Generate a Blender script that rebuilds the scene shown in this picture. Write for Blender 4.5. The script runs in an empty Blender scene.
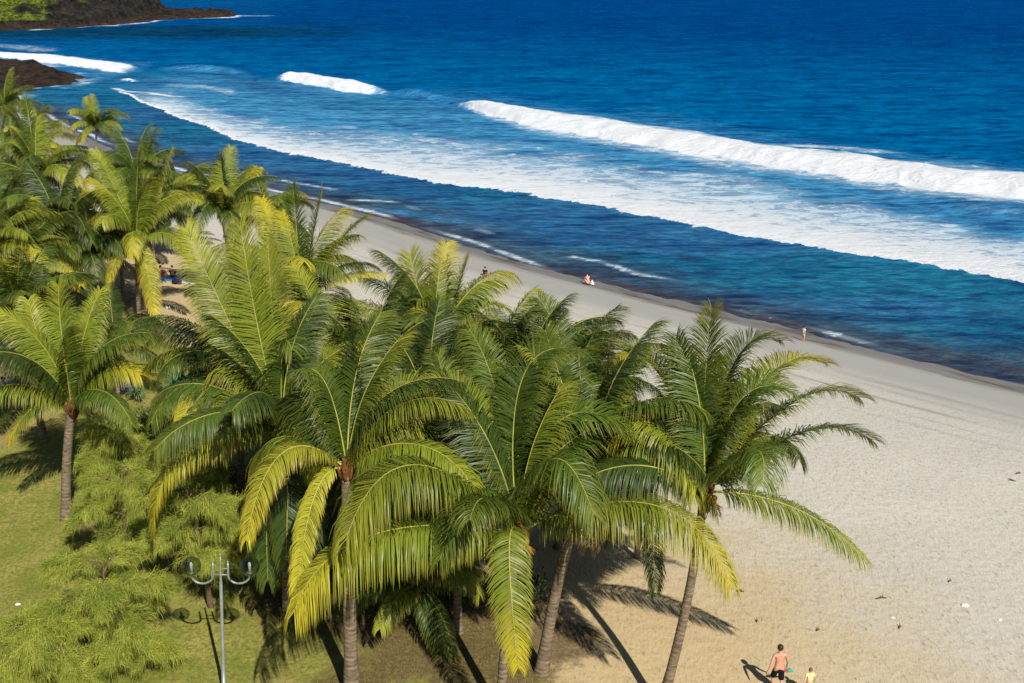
import bpy, math, random
import numpy as np
from mathutils import Vector, Matrix
random.seed(7); rng = np.random.default_rng(7)
sc = bpy.context.scene
COL = sc.collection
rad = math.radians

# ------------------------------------------------------------------ camera
F = 1150.0; PITCH = rad(19.2); H = 27.0
cam = bpy.data.cameras.new('camera'); cam.lens = F/1024*36; cam.sensor_width = 36
cam.clip_start = 0.5; cam.clip_end = 30000
co = bpy.data.objects.new('camera', cam); COL.objects.link(co)
co.location = (0, 0, H); co.rotation_euler = (math.pi/2 - PITCH, 0, 0)
sc.camera = co
FW = np.array([0, math.cos(PITCH), -math.sin(PITCH)])
UPV = np.array([0, math.sin(PITCH), math.cos(PITCH)])
RT = np.array([1., 0, 0])
CAM = np.array([0, 0, H])
def ray(px, py):
    return FW + RT*((px-512)/F) - UPV*((py-341.5)/F)
def at_z(px, py, z):
    d = ray(px, py); t = (z-H)/d[2]; return CAM + d*t
def at_y(px, py, y):
    d = ray(px, py); return CAM + d*(y/d[1])
def at_depth(px, py, dep):
    return CAM + ray(px, py)*dep
def depth_of(p):
    return float(np.dot(np.asarray(p)-CAM, FW))

# ------------------------------------------------------------------ render / light
sc.render.engine = 'CYCLES'
vs = sc.view_settings
vs.view_transform = 'Standard'; vs.look = 'None'; vs.gamma = 1; vs.use_curve_mapping = False; vs.exposure = 0.26
sc.cycles.max_bounces = 6; sc.cycles.diffuse_bounces = 3; sc.cycles.glossy_bounces = 2
sc.cycles.transmission_bounces = 4; sc.cycles.transparent_max_bounces = 6
SUN_EL = rad(43)
sh = np.array([0.40, -0.916]); sh /= np.linalg.norm(sh)
sunv = Vector((sh[0]*math.cos(SUN_EL), sh[1]*math.cos(SUN_EL), math.sin(SUN_EL)))
sl = bpy.data.lights.new('sun', 'SUN'); sl.energy = 5.0; sl.angle = rad(0.5); sl.color = (1, .95, .87)
so = bpy.data.objects.new('sun', sl); COL.objects.link(so)
so.rotation_euler = (-sunv).to_track_quat('-Z', 'Y').to_euler()
w = bpy.data.worlds.new('World'); sc.world = w; w.use_nodes = True
wn = w.node_tree.nodes; wl = w.node_tree.links
for n in list(wn): wn.remove(n)
sky = wn.new('ShaderNodeTexSky'); sky.sky_type = 'NISHITA'; sky.sun_disc = False
sky.sun_elevation = SUN_EL; sky.sun_rotation = math.atan2(sunv.x, sunv.y)
sky.air_density = 1; sky.dust_density = .3; sky.ozone_density = 1.5
bg = wn.new('ShaderNodeBackground'); bg.inputs[1].default_value = 0.05
wo = wn.new('ShaderNodeOutputWorld'); wl.new(sky.outputs[0], bg.inputs[0]); wl.new(bg.outputs[0], wo.inputs[0])

# ------------------------------------------------------------------ node helper
def s2l(r, g, b):
    f = lambda c: (c/255/12.92) if c/255 <= .04045 else ((c/255+.055)/1.055)**2.4
    return (f(r), f(g), f(b), 1)
class NB:
    def __init__(s, name):
        s.m = bpy.data.materials.new(name); s.m.use_nodes = True
        s.t = s.m.node_tree; s.N = s.t.nodes; s.L = s.t.links
        for n in list(s.N): s.N.remove(n)
        s.out = s.N.new('ShaderNodeOutputMaterial')
    def set(s, sock, v):
        if v is None: return
        if isinstance(v, bpy.types.NodeSocket): s.L.new(v, sock)
        else:
            if hasattr(sock.default_value, '__len__') and not hasattr(v, '__len__'): v = [v]*len(sock.default_value)
            if hasattr(v, '__len__') and len(v) == 4 and len(sock.default_value) == 3: v = v[:3]
            sock.default_value = v
    def noise(s, vec, scale, detail=4, rough=.55, dist=0):
        n = s.N.new('ShaderNodeTexNoise'); n.inputs['Scale'].default_value = scale
        n.inputs['Detail'].default_value = detail; n.inputs['Roughness'].default_value = rough
        n.inputs['Distortion'].default_value = dist
        if vec is not None: s.L.new(vec, n.inputs['Vector'])
        return n.outputs['Fac']
    def voro(s, vec, scale, feature='F1'):
        n = s.N.new('ShaderNodeTexVoronoi'); n.feature = feature; n.inputs['Scale'].default_value = scale
        if vec is not None: s.L.new(vec, n.inputs['Vector'])
        return n.outputs['Distance']
    def pos(s):
        n = s.N.new('ShaderNodeNewGeometry'); return n.outputs['Position']
    def objc(s):
        n = s.N.new('ShaderNodeTexCoord'); return n.outputs['Object']
    def attr(s, name, out='Fac'):
        n = s.N.new('ShaderNodeAttribute'); n.attribute_name = name; return n.outputs[out]
    def rnd(s):
        n = s.N.new('ShaderNodeObjectInfo'); return n.outputs['Random']
    def mapv(s, vec, scale=(1, 1, 1), rot=(0, 0, 0)):
        n = s.N.new('ShaderNodeMapping'); s.L.new(vec, n.inputs[0])
        n.inputs['Scale'].default_value = scale; n.inputs['Rotation'].default_value = rot
        return n.outputs[0]
    def math(s, op, a, b=None, clamp=False):
        n = s.N.new('ShaderNodeMath'); n.operation = op; n.use_clamp = clamp
        s.set(n.inputs[0], a); s.set(n.inputs[1], b); return n.outputs[0]
    def rng(s, v, a, b, c=0, d=1, smooth=True):
        n = s.N.new('ShaderNodeMapRange'); n.interpolation_type = 'SMOOTHSTEP' if smooth else 'LINEAR'
        s.set(n.inputs[0], v); s.set(n.inputs[1], a); s.set(n.inputs[2], b); s.set(n.inputs[3], c); s.set(n.inputs[4], d)
        return n.outputs[0]
    def mix(s, f, a, b, mode='MIX'):
        n = s.N.new('ShaderNodeMix'); n.data_type = 'RGBA'; n.blend_type = mode
        s.set(n.inputs[0], f); s.set(n.inputs[6], a); s.set(n.inputs[7], b); return n.outputs[2]
    def bump(s, h, strength=1, dist=.1, normal=None):
        n = s.N.new('ShaderNodeBump'); n.inputs['Strength'].default_value = strength
        n.inputs['Distance'].default_value = dist; s.L.new(h, n.inputs['Height'])
        if normal is not None: s.L.new(normal, n.inputs['Normal'])
        return n.outputs[0]
    def pbr(s, color, rough=.7, spec=.3, normal=None, metal=0, **kw):
        n = s.N.new('ShaderNodeBsdfPrincipled'); s.set(n.inputs['Base Color'], color)
        s.set(n.inputs['Roughness'], rough); s.set(n.inputs['Specular IOR Level'], spec); s.set(n.inputs['Metallic'], metal)
        if normal is not None: s.L.new(normal, n.inputs['Normal'])
        for k, v in kw.items(): s.set(n.inputs[k], v)
        return n.outputs[0]
    def done(s, sh): s.L.new(sh, s.out.inputs[0]); return s.m
def mixsh(b, f, x, y):
    n = b.N.new('ShaderNodeMixShader'); b.set(n.inputs[0], f); b.L.new(x, n.inputs[1]); b.L.new(y, n.inputs[2]); return n.outputs[0]

def simple(name, c, rough=.7, spec=.3, metal=0, var=.25, scale=6, bump=0):
    b = NB(name); p = b.objc(); nz = b.noise(p, scale, 4)
    col = b.mix(b.rng(nz, .3, .7), tuple(x*(1-var) for x in c[:3])+(1,), tuple(min(1, x*(1+var)) for x in c[:3])+(1,))
    nm = b.bump(nz, .5, bump) if bump else None
    return b.done(b.pbr(col, rough, spec, nm, metal))

# ------------------------------------------------------------------ mesh helper
def mesh_np(name, V, faces4=None, faces3=None, mat=None, smooth=False, attrs=None, mats=None, midx=None):
    me = bpy.data.meshes.new(name)
    V = np.asarray(V, dtype=np.float32)
    idx = []; starts = []; tot = 0
    parts = []
    if faces4 is not None and len(faces4): parts.append(np.asarray(faces4, dtype=np.int32))
    if faces3 is not None and len(faces3): parts.append(np.asarray(faces3, dtype=np.int32))
    flat = np.concatenate([p.ravel() for p in parts])
    sizes = np.concatenate([np.full(len(p), p.shape[1]) for p in parts])
    st = np.concatenate([[0], np.cumsum(sizes)[:-1]]).astype(np.int32)
    me.vertices.add(len(V)); me.vertices.foreach_set('co', V.ravel())
    me.loops.add(len(flat)); me.loops.foreach_set('vertex_index', flat.astype(np.int32))
    me.polygons.add(len(sizes)); me.polygons.foreach_set('loop_start', st)
    if smooth: me.polygons.foreach_set('use_smooth', np.ones(len(sizes), dtype=bool))
    else: me.polygons.foreach_set('use_smooth', np.zeros(len(sizes), dtype=bool))
    for m in (mats or ([mat] if mat else [])): me.materials.append(m)
    if midx is not None: me.polygons.foreach_set('material_index', np.asarray(midx, dtype=np.int32))
    me.update(calc_edges=True)
    if attrs:
        for k, (ty, arr) in attrs.items():
            a = me.attributes.new(k, ty, 'POINT')
            key = {'FLOAT': 'value', 'FLOAT_VECTOR': 'vector', 'FLOAT_COLOR': 'color'}[ty]
            a.data.foreach_set(key, np.asarray(arr, dtype=np.float32).ravel())
    return me
def link(name, data, parent=None, loc=None):
    o = bpy.data.objects.new(name, data); COL.objects.link(o)
    if parent is not None: o.parent = parent
    if loc is not None: o.location = loc
    return o
def tag(o, label, cat, group=None):
    o['label'] = label; o['category'] = cat
    if group: o['group'] = group
    return o
def thing(name, label, cat, loc=(0, 0, 0), rz=0, group=None):
    o = link(name, None, None, loc); o.rotation_euler = (0, 0, rz); return tag(o, label, cat, group)

class MB:
    """collects tubes, boxes, blobs; builds one mesh"""
    def __init__(s): s.V = []; s.Q = []; s.T = []; s.n = 0
    def add(s, V, Q=None, T=None):
        V = np.asarray(V, float)
        if Q is not None and len(Q): s.Q.append(np.asarray(Q)+s.n)
        if T is not None and len(T): s.T.append(np.asarray(T)+s.n)
        s.V.append(V); s.n += len(V); return s
    def tube(s, P, R, n=10, cap=True):
        P = np.asarray(P, float); R = np.broadcast_to(np.asarray(R, float), (len(P),))
        T = np.gradient(P, axis=0); T /= np.linalg.norm(T, axis=1)[:, None]+1e-9
        ref = np.array([0, 0, 1.]) if abs(T[0][2]) < .9 else np.array([1., 0, 0])
        V = []
        a = np.linspace(0, 2*np.pi, n, endpoint=False)
        u = np.cross(T[0], ref); u /= np.linalg.norm(u)
        for p, t, r in zip(P, T, R):
            u = u - t*np.dot(u, t); u /= np.linalg.norm(u)+1e-9; v = np.cross(t, u)
            V.append(p + r*(np.cos(a)[:, None]*u + np.sin(a)[:, None]*v))
        V = np.concatenate(V); Q = []
        for i in range(len(P)-1):
            for j in range(n):
                k = (j+1) % n; Q.append((i*n+j, i*n+k, (i+1)*n+k, (i+1)*n+j))
        Tq = []
        if cap:
            V = np.concatenate([V, [P[0]], [P[-1]]]); c0 = len(P)*n
            for j in range(n):
                k = (j+1) % n; Tq.append((c0, k, j)); Tq.append((c0+1, (len(P)-1)*n+j, (len(P)-1)*n+k))
        return s.add(V, Q, Tq)
    def blob(s, c, r, nu=12, nv=8, jit=0, seed=0):
        rr = np.random.default_rng(seed); c = np.asarray(c, float); r = np.broadcast_to(np.asarray(r, float), (3,))
        V = [[0, 0, -1]]
        for i in range(1, nv):
            ph = -np.pi/2+np.pi*i/nv
            for j in range(nu):
                th = 2*np.pi*j/nu; V.append([np.cos(ph)*np.cos(th), np.cos(ph)*np.sin(th), np.sin(ph)])
        V.append([0, 0, 1]); V = np.array(V)
        if jit: V = V*(1+rr.uniform(-jit, jit, (len(V), 1)))
        Q = []; T = []
        for i in range(nv-2):
            for j in range(nu):
                k = (j+1) % nu; Q.append((1+i*nu+j, 1+i*nu+k, 1+(i+1)*nu+k, 1+(i+1)*nu+j))
        for j in range(nu):
            k = (j+1) % nu; T.append((0, 1+k, 1+j)); T.append((len(V)-1, 1+(nv-2)*nu+j, 1+(nv-2)*nu+k))
        return s.add(V*r+c, Q, T)
    def mesh(s, name, mat, smooth=True):
        V = np.concatenate(s.V); Q = np.concatenate(s.Q) if s.Q else None; T = np.concatenate(s.T) if s.T else None
        return mesh_np(name, V, Q, T, mat, smooth)
    def build(s, name, mat, parent=None, smooth=True): return link(name, s.mesh(name, mat, smooth), parent)

def vnoise(x, y, seed=0, octaves=4, scale=1.0):
    """value noise with numpy"""
    out = np.zeros_like(x, dtype=float); amp = 1; tot = 0; fx = x/scale; fy = y/scale
    for o in range(octaves):
        xi = np.floor(fx).astype(np.int64); yi = np.floor(fy).astype(np.int64)
        u = fx-xi; v = fy-yi; u = u*u*(3-2*u); v = v*v*(3-2*v)
        def h(a, b):
            n = (a*374761393 + b*668265263 + (seed+o*17)*1442695041) & 0x7fffffff
            n = ((n ^ (n >> 13))*1274126177) & 0x7fffffff
            n = (n ^ (n >> 16)) & 0xffff
            return n/65535.0
        out += amp*((h(xi, yi)*(1-u)+h(xi+1, yi)*u)*(1-v)+(h(xi, yi+1)*(1-u)+h(xi+1, yi+1)*u)*v)
        tot += amp; amp *= .5; fx = fx*2+13.7; fy = fy*2+7.3
    return out/tot

# ------------------------------------------------------------------ shoreline & terrain height
shore_px = [(1024, 390), (940, 366), (860, 345), (780, 327), (700, 309), (640, 292), (590, 280), (540, 270), (484, 253), (430, 235), (380, 217), (330, 205), (270, 192), (210, 181), (165, 168), (118, 154), (74, 132), (45, 118), (18, 106)]
S = [tuple(at_z(px, py, 0)[:2]) for px, py in shore_px]
S = [(150, -10), (105, 22), (62, 48)] + S + [(-135, 205), (-175, 215), (-240, 225), (-400, 230)]
S = np.array(S)
def resample(P, step):
    P = np.asarray(P, float); d = np.concatenate([[0], np.cumsum(np.linalg.norm(np.diff(P, axis=0), axis=1))])
    n = max(2, int(d[-1]/step)); q = np.linspace(0, d[-1], n)
    return np.stack([np.interp(q, d, P[:, k]) for k in range(P.shape[1])], 1)
S2 = resample(S, 6.0)
for _ in range(2):
    S2[1:-1] = (S2[:-2]+2*S2[1:-1]+S2[2:])/4
def shore_sd(x, y):
    """signed distance to the shoreline (inland positive) and arc position"""
    x = np.asarray(x, float).ravel(); y = np.asarray(y, float).ravel()
    best = np.full(len(x), 1e9); sg = np.ones(len(x)); al = np.zeros(len(x)); acc = 0
    for i in range(len(S2)-1):
        a = S2[i]; b = S2[i+1]; d = b-a; L = math.hypot(*d); tx, ty = d/L
        rx = x-a[0]; ry = y-a[1]; t = np.clip(rx*tx+ry*ty, 0, L)
        dist = np.hypot(rx-tx*t, ry-ty*t); cr = tx*ry-ty*rx
        m = dist < best
        best[m] = dist[m]; sg[m] = np.where(cr[m] > 0, 1, -1); al[m] = acc+t[m]; acc += L
    # walking from right to left, land lies on the left-hand side (towards the camera)
    return best*sg, al
prof_d = [-400, -60, -20, 0, 10, 25, 50, 100, 400]
prof_z = [-20, -6, -1.6, 0, 1.0, 2.5, 4.4, 5.4, 7.0]
def ground_z(x, y):
    x = np.atleast_1d(np.asarray(x, float)); y = np.atleast_1d(np.asarray(y, float))
    d, _ = shore_sd(x, y)
    z = np.interp(d, prof_d, prof_z).reshape(x.shape)
    kk = np.clip(np.abs(d).reshape(x.shape)/16, .12, 1)
    z = z + (vnoise(x, y, 3, 3, 9.0)-.5)*.28*kk + (vnoise(x, y, 5, 2, 2.0)-.5)*.05*kk
    return z
def gz(x, y): return float(ground_z([x], [y])[0])
def gpx(px, py):
    z = 4.5
    for _ in range(12):
        p = at_z(px, py, z); z = .5*z+.5*gz(p[0], p[1])
    return at_z(px, py, gz(p[0], p[1]))
def above_px(px, py, h):
    z = 4.5
    for _ in range(14):
        p = at_z(px, py, z+h); z = .5*z+.5*gz(p[0], p[1])
    return at_z(px, py, z+h)
_t, _ = shore_sd([0.], [30.]); 
if _t[0] < 0:
    _old = shore_sd
    def shore_sd(x, y):
        d, a = _old(x, y); return -d, a

# grass boundary in world, from the lawn's edge in the photo
gl_px = [(700, 900), (610, 760), (560, 683), (515, 625), (440, 560), (360, 470), (270, 400), (205, 355), (160, 335), (110, 292), (60, 270), (0, 250), (-200, 215)]
GL = np.array([gpx(a, b)[:2] for a, b in gl_px])
def grass_side(x, y):
    x = np.asarray(x, float); y = np.asarray(y, float); best = np.full(x.shape, 1e9); sg = np.ones(x.shape)
    for i in range(len(GL)-1):
        a = GL[i]; b = GL[i+1]; d = b-a; L = math.hypot(*d); tx, ty = d/L
        rx = x-a[0]; ry = y-a[1]; t = np.clip(rx*tx+ry*ty, 0, L)
        dist = np.hypot(rx-tx*t, ry-ty*t); cr = tx*ry-ty*rx
        m = dist < best; best[m] = dist[m]; sg[m] = np.where(cr[m] > 0, 1, -1)
    return best*sg

# ------------------------------------------------------------------ materials: ground
def mat_ground():
    b = NB('beach_and_lawn'); p = b.pos()
    sh_ = b.attr('shore', 'Vector'); d = b.attr('sd'); gr = b.attr('grass'); tan = b.attr('tan')
    n1 = b.noise(p, .35, 5); n2 = b.noise(p, 3.0, 5, .6); n3 = b.noise(p, 14, 3, .7)
    # sand
    grey = s2l(192, 188, 176); warm = s2l(190, 168, 126)
    sand = b.mix(b.rng(b.math('ADD', tan, b.math('MULTIPLY', b.math('SUBTRACT', n1, .5), .7)), -.1, 1.1), grey, warm)
    sand = b.mix(b.rng(n2, .4, .8, 0, .3), sand, s2l(148, 134, 100))
    sand = b.mix(b.rng(n3, .55, .8, 0, .5), sand, s2l(120, 108, 84))
    # footprint dimples, their shading painted in as dark dashes
    ps = b.mapv(p, (1, 1.0, 1)); fv = b.voro(ps, 2.6, 'SMOOTH_F1'); fn = b.noise(b.mapv(p, (1.5, .62, 1), (0, 0, rad(12))), 5.0, 4, .62)
    sand = b.mix(b.rng(fn, .58, .68, 0, .5), sand, s2l(122, 108, 82))
    # wrack lines and darker gravel bands parallel to the water
    us = b.mapv(sh_, (.05, .9, 1)); wl_ = b.noise(us, 1.0, 6, .65, .4)
    band = b.math('MULTIPLY', b.rng(d, 2, 5), b.rng(d, 17, 11))
    sand = b.mix(b.math('MULTIPLY', b.rng(wl_, .5, .68, 0, .75), band), sand, s2l(112, 112, 112))
    sand = b.mix(b.math('MULTIPLY', b.rng(d, 22, 9), .35), sand, s2l(172, 168, 158))
    dampn = b.noise(b.mapv(sh_, (.03, .25, 1)), 1.3, 4)
    sand = b.mix(b.math('MULTIPLY', b.rng(b.math('ADD', d, b.math('MULTIPLY', dampn, 6)), 14, 8), .85), sand, s2l(150, 148, 143))
    # wet sand
    wet = b.rng(b.math('ADD', d, b.math('MULTIPLY', b.noise(us, 1.5, 4), 2.2)), 4.0, 2.2)
    sand = b.mix(b.math('MULTIPLY', wet, .8), sand, s2l(104, 100, 98))
    weed = b.math('MULTIPLY', b.rng(b.noise(b.mapv(sh_, (.12, .8, 1)), 1.2, 5, .7), .5, .6), b.rng(d, 3.2, 1.2))
    sand = b.mix(b.math('MULTIPLY', weed, .8), sand, s2l(84, 66, 44))
    # grass
    g1 = b.noise(p, .5, 4); g2 = b.noise(p, 7, 5, .7)
    grass = b.mix(b.rng(g1, .35, .65), s2l(120, 128, 50), s2l(158, 148, 80))
    grass = b.mix(b.rng(g2, .35, .65, 0, .9), grass, s2l(100, 104, 44))
    worn = b.rng(b.noise(p, .22, 3), .52, .64)
    grass = b.mix(b.math('MULTIPLY', worn, .55), grass, s2l(160, 138, 92))
    gm = b.rng(b.math('ADD', gr, b.math('MULTIPLY', b.math('SUBTRACT', b.noise(p, .8, 5, .7), .5), 5.0)), -.5, .8)
    col = b.mix(gm, sand, grass)
    so_ = b.rng(b.math('ADD', b.attr('soil_shade'), b.math('MULTIPLY', b.math('SUBTRACT', b.noise(p, 1.4, 6, .75), .5), 1.3)), .35, .7)
    col = b.mix(b.math('MULTIPLY', so_, .85), col, b.mix(b.rng(g2, .4, .65), s2l(78, 62, 42), s2l(118, 98, 70)))  # brown earth colour, made darker to stand for the palms' shade
    hgt = b.math('ADD', b.math('MULTIPLY', fn, 1.0), b.math('MULTIPLY', fv, .5))
    hs = b.math('MULTIPLY', hgt, b.rng(d, 3, 14, .12, 1))
    nm = b.bump(hs, .8, .065)
    return b.done(b.pbr(col, b.math('SUBTRACT', .95, b.math('MULTIPLY', wet, .5)), .15, nm))

xs = np.concatenate([np.arange(-420, -120, 4.0), np.arange(-120, 60, .7), np.arange(60, 170, 3.0)])
ys = np.concatenate([np.arange(-60, 16, 2.0), np.arange(16, 150, .7), np.arange(150, 300, 2.0)])
X, Y = np.meshgrid(xs, ys)
sd, al = shore_sd(X, Y); sd = sd.reshape(X.shape); al = al.reshape(X.shape)
Z = ground_z(X, Y)
Z = Z + np.exp(-((sd+1)/4)**2)*(vnoise(X, Y, 9, 3, 2.0)-.5)*.12
def grid_faces(nr, nc):
    i = np.arange(nr-1)[:, None]*nc+np.arange(nc-1)[None, :]
    i = i.ravel(); return np.stack([i, i+1, i+nc+1, i+nc], 1)
gside = grass_side(X, Y)
if grass_side(np.array([-12.]), np.array([30.]))[0] < 0: gside = -gside; GS = -1
else: GS = 1
# warm sand nearer the lawn, greyer towards the open beach
fadeline = np.clip(1-(-gside-5)/14.0, -0.3, 1.2)
soil_shade = np.zeros_like(X)  # bare earth plus painted shade under the palms; small spots are dimpled sand
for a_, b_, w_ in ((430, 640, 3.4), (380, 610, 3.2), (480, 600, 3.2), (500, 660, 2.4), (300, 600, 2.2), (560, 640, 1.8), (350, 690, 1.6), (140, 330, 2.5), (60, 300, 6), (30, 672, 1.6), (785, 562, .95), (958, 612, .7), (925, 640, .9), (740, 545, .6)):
    q_ = gpx(a_, b_); soil_shade = np.maximum(soil_shade, (.42 if w_ < 1 else 1)* np.exp(-((X-q_[0])**2+(Y-q_[1])**2)/w_**2))
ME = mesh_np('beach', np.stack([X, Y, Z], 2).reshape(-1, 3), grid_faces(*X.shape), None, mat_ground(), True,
    {'sd': ('FLOAT', sd), 'shore': ('FLOAT_VECTOR', np.stack([al, sd, sd*0], 2)), 'grass': ('FLOAT', gside), 'soil_shade': ('FLOAT', soil_shade), 'tan': ('FLOAT', fadeline)})
o = link('ground', ME); o['kind'] = 'structure'

# ------------------------------------------------------------------ sea
def line_f(pts, z=0.0):
    P = np.array([at_z(a, b, z)[:2] for a, b in pts]); P = P[np.argsort(P[:, 0])]
    return lambda x: np.interp(x, P[:, 0], P[:, 1]), P[0, 0], P[-1, 0]
rows = [40.0]
while rows[-1] < 9000: rows.append(rows[-1]+max(.3, .6*rows[-1]**2/(H*F)))
rows = np.array(rows); NC = 980
u = np.linspace(-1, 1, NC)
Yw = np.repeat(rows[:, None], NC, 1); half = 28+rows*.56
Xw = u[None, :]*half[:, None]
sdw, alw = shore_sd(Xw, Yw); sdw = -sdw.reshape(Xw.shape); alw = alw.reshape(Xw.shape)   # offshore positive
def ss(a, b, x): t = np.clip((x-a)/(b-a), 0, 1); return t*t*(3-2*t)
foam = np.zeros_like(Xw); Zw = np.zeros_like(Xw); turq = np.zeros_like(Xw)
wob = (vnoise(Xw, Yw, 21, 4, 9.0)-.5)
# inner sheet of broken water
fin, xa, xb = line_f([(104, 84), (140, 103), (170, 114), (205, 128), (235, 140), (280, 152), (320, 160), (400, 175), (460, 186), (530, 195), (600, 207), (660, 218), (720, 231), (790, 245), (860, 257), (940, 269), (1024, 283), (1300, 325)])
fout, _, _ = line_f([(60, 55), (140, 80), (235, 112), (330, 132), (430, 137), (500, 146), (560, 156), (620, 168), (700, 176), (780, 190), (860, 203), (940, 216), (1024, 238), (1300, 290)])
wob2 = (vnoise(Xw, Yw, 22, 3, 1.8)-.5)
din = Yw-fin(Xw)+wob*4.5+wob2*1.2; band = np.maximum(fout(Xw)-fin(Xw), 4); tt = din/band
along = ss(xa, xa+22, Xw)
m = (tt > 0)
dens = np.where(m, np.clip(1.0-.42*np.clip(tt, 0, 1)**.8, 0, 1)*(1-ss(.7, 1.3, tt+wob*.8)), 0)
right = ss(-60, 20, Xw)
dens *= (.66+.34*right)
lead = ss(-.1, .7, din)*(1-ss(1.2, 3.5, din))
sheet = np.clip(1.0-.5*np.clip(tt, 0, 1)**.7, 0, 1)*(1-ss(.75, 1.35, tt+wob*.8))*(.82+.18*right)*along
Zw += along*.22*ss(-1.5, 2.5, din)*(1-ss(4, 16, din))
turq = np.maximum(turq, ss(-2, 6, din)*(1-ss(1.6, 3.2, tt))*along)
def breaker(top, bot, hgt, tail=.3, seed=0, ends=(8, 8)):
    global foam, Zw, turq
    fb, x0, x1 = line_f(bot); ft, _, _ = line_f(top, hgt)
    e = ss(x0, x0+ends[0], Xw)*(1-ss(x1-ends[1], x1, Xw))
    y0 = fb(Xw); y1 = np.maximum(ft(Xw), y0+2); wv = y1-y0
    wb = (vnoise(Xw, Yw*.4, seed, 4, 5.0)-.5)
    t = (Yw-y0+wb*4.2)/wv
    core = ss(-.16, .2, t+(vnoise(Xw, Yw, seed+9, 3, 1.5)-.5)*.25)*(1-ss(.7, 1.45, t+(vnoise(Xw*.6, Yw, seed+8, 3, 2.5)-.5)*.6))
    h = hgt*ss(0, .62, t)*(1-ss(.86, 1.9, t))
    h *= e*(.88+.35*(vnoise(Xw, Yw*0, seed+3, 3, 17.0)-.3))
    h += core*e*(vnoise(Xw, Yw, seed+5, 5, 2.2)-.5)*.5
    Zw = np.maximum(Zw, h)
    foam = np.maximum(foam, core*e*1.1)
    foam = np.maximum(foam, tail*e*ss(-.9, 0, t)*(1-ss(1.0, 2.0, t)))
    turq = np.maximum(turq, e*(ss(-2.5, 0, t)*(1-ss(1.3, 2.6, t))))
breaker([(440, 97), (470, 98), (520, 106), (560, 112), (600, 117), (650, 125), (700, 131), (750, 141), (800, 148), (850, 153), (900, 160), (960, 167), (1024, 172), (1300, 205)],
        [(440, 100), (470, 110), (520, 125), (560, 133), (600, 139), (650, 147), (700, 158), (750, 164), (800, 171), (850, 179), (900, 187), (960, 195), (1024, 201), (1300, 235)], 1.35, .6, 31, (9, 1))
breaker([(268, 71), (300, 72), (330, 76), (360, 80), (384, 84), (410, 87)], [(268, 79), (300, 84), (330, 89), (360, 94), (384, 95), (410, 95)], 1.5, .2, 41, (5, 12))
breaker([(-160, 42), (0, 51), (40, 53), (80, 57), (120, 62), (158, 66)], [(-160, 50), (0, 58), (40, 62), (80, 67), (120, 74), (158, 69)], 1.1, .3, 51, (2, 10))
breaker([(112, 77), (126, 78), (142, 80)], [(112, 80), (126, 82), (142, 83)], .5, .1, 61, (4, 4))
# lifted unbroken wall between the two breakers, and a swell line out to the left
def swell(pts, hgt, wid, seed):
    global Zw, turq
    f, x0, x1 = line_f(pts); e = ss(x0, x0+12, Xw)*(1-ss(x1-12, x1, Xw)); dd = (Yw-f(Xw))/wid
    hh = hgt*e*np.where(dd < 0, np.exp(-(dd*1.6)**2), np.exp(-(dd*.6)**2)); Zw = np.maximum(Zw, hh); turq = np.maximum(turq, e*np.exp(-((dd+.6)*1.2)**2))
swell([(370, 92), (410, 95), (440, 99), (470, 104)], 1.5, 3.5, 1)
swell([(150, 66), (200, 69), (270, 76)], .9, 4, 2)
swell([(395, 210), (300, 200), (520, 228)], .12, 1.5, 3)
swell([(900, 205), (960, 208), (1024, 214), (1300, 250)], .7, 4, 4)
# wispy foam behind the big breaker and other small caps
for pts, wd, am in (([(740, 148), (800, 146), (860, 150), (930, 153)], 2.2, .62), ([(880, 160), (940, 165), (1024, 172)], 3.5, .55), ([(215, 60), (180, 63), (150, 66)], 2, .3),
                    ([(120, 95), (160, 95), (200, 97)], 1.6, .6), ([(150, 84), (200, 86), (250, 96)], 5, .5), ([(-40, 44), (20, 47), (70, 52)], 9, .5), ([(335, 200), (365, 200), (412, 203)], .8, .62), ([(104, 86), (130, 92), (190, 97)], 1.4, .8), ([(940, 205), (1000, 215), (1040, 219)], 1.5, .4),
                    ([(215, 15.2), (250, 15.5), (282, 15.5)], 3, .8)):
    f, x0, x1 = line_f(pts); dd = (Yw-f(Xw)+wob*3)/wd; span = x1-x0
    foam = np.maximum(foam, am*np.exp(-dd**2)*ss(x0, x0+span*.25, Xw)*(1-ss(x1-span*.25, x1, Xw)))
cpx = [(-260, 34), (-120, 33), (0, 30.5), (60, 28.5), (110, 25), (140, 22), (165, 20), (200, 18.5), (228, 16.8), (238, 14.2), (226, 12.6), (200, 11.5), (170, 11), (140, 4), (120, -8), (100, -22)]
CP = np.array([at_z(a, b, 0)[:2] for a, b in cpx]); CP = np.concatenate([[[-700, 330], [-420, 352]], CP, [[-150, 1500], [-900, 1500]]])
def poly_sd(x, y, P):
    best = np.full(x.shape, 1e9); ins = np.zeros(x.shape, bool); n = len(P)
    for i in range(n):
        a = P[i]; b = P[(i+1) % n]; d = b-a; L2 = d@d
        t = np.clip(((x-a[0])*d[0]+(y-a[1])*d[1])/L2, 0, 1)
        best = np.minimum(best, np.hypot(x-a[0]-t*d[0], y-a[1]-t*d[1]))
        c = ((a[1] > y) != (b[1] > y)) & (x < (b[0]-a[0])*(y-a[1])/(b[1]-a[1]+1e-12)+a[0]); ins ^= c
    return np.where(ins, best, -best)
rp = [(-180, 60), (-60, 61), (0, 61), (30, 63), (55, 70), (76, 77), (77, 82), (55, 86), (30, 92), (0, 100), (-180, 110)]
RP = np.array([at_z(a, b, 0)[:2] for a, b in rp])
mk = (Xw < -60) & (Yw > 180) & (Yw < 700)
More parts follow.
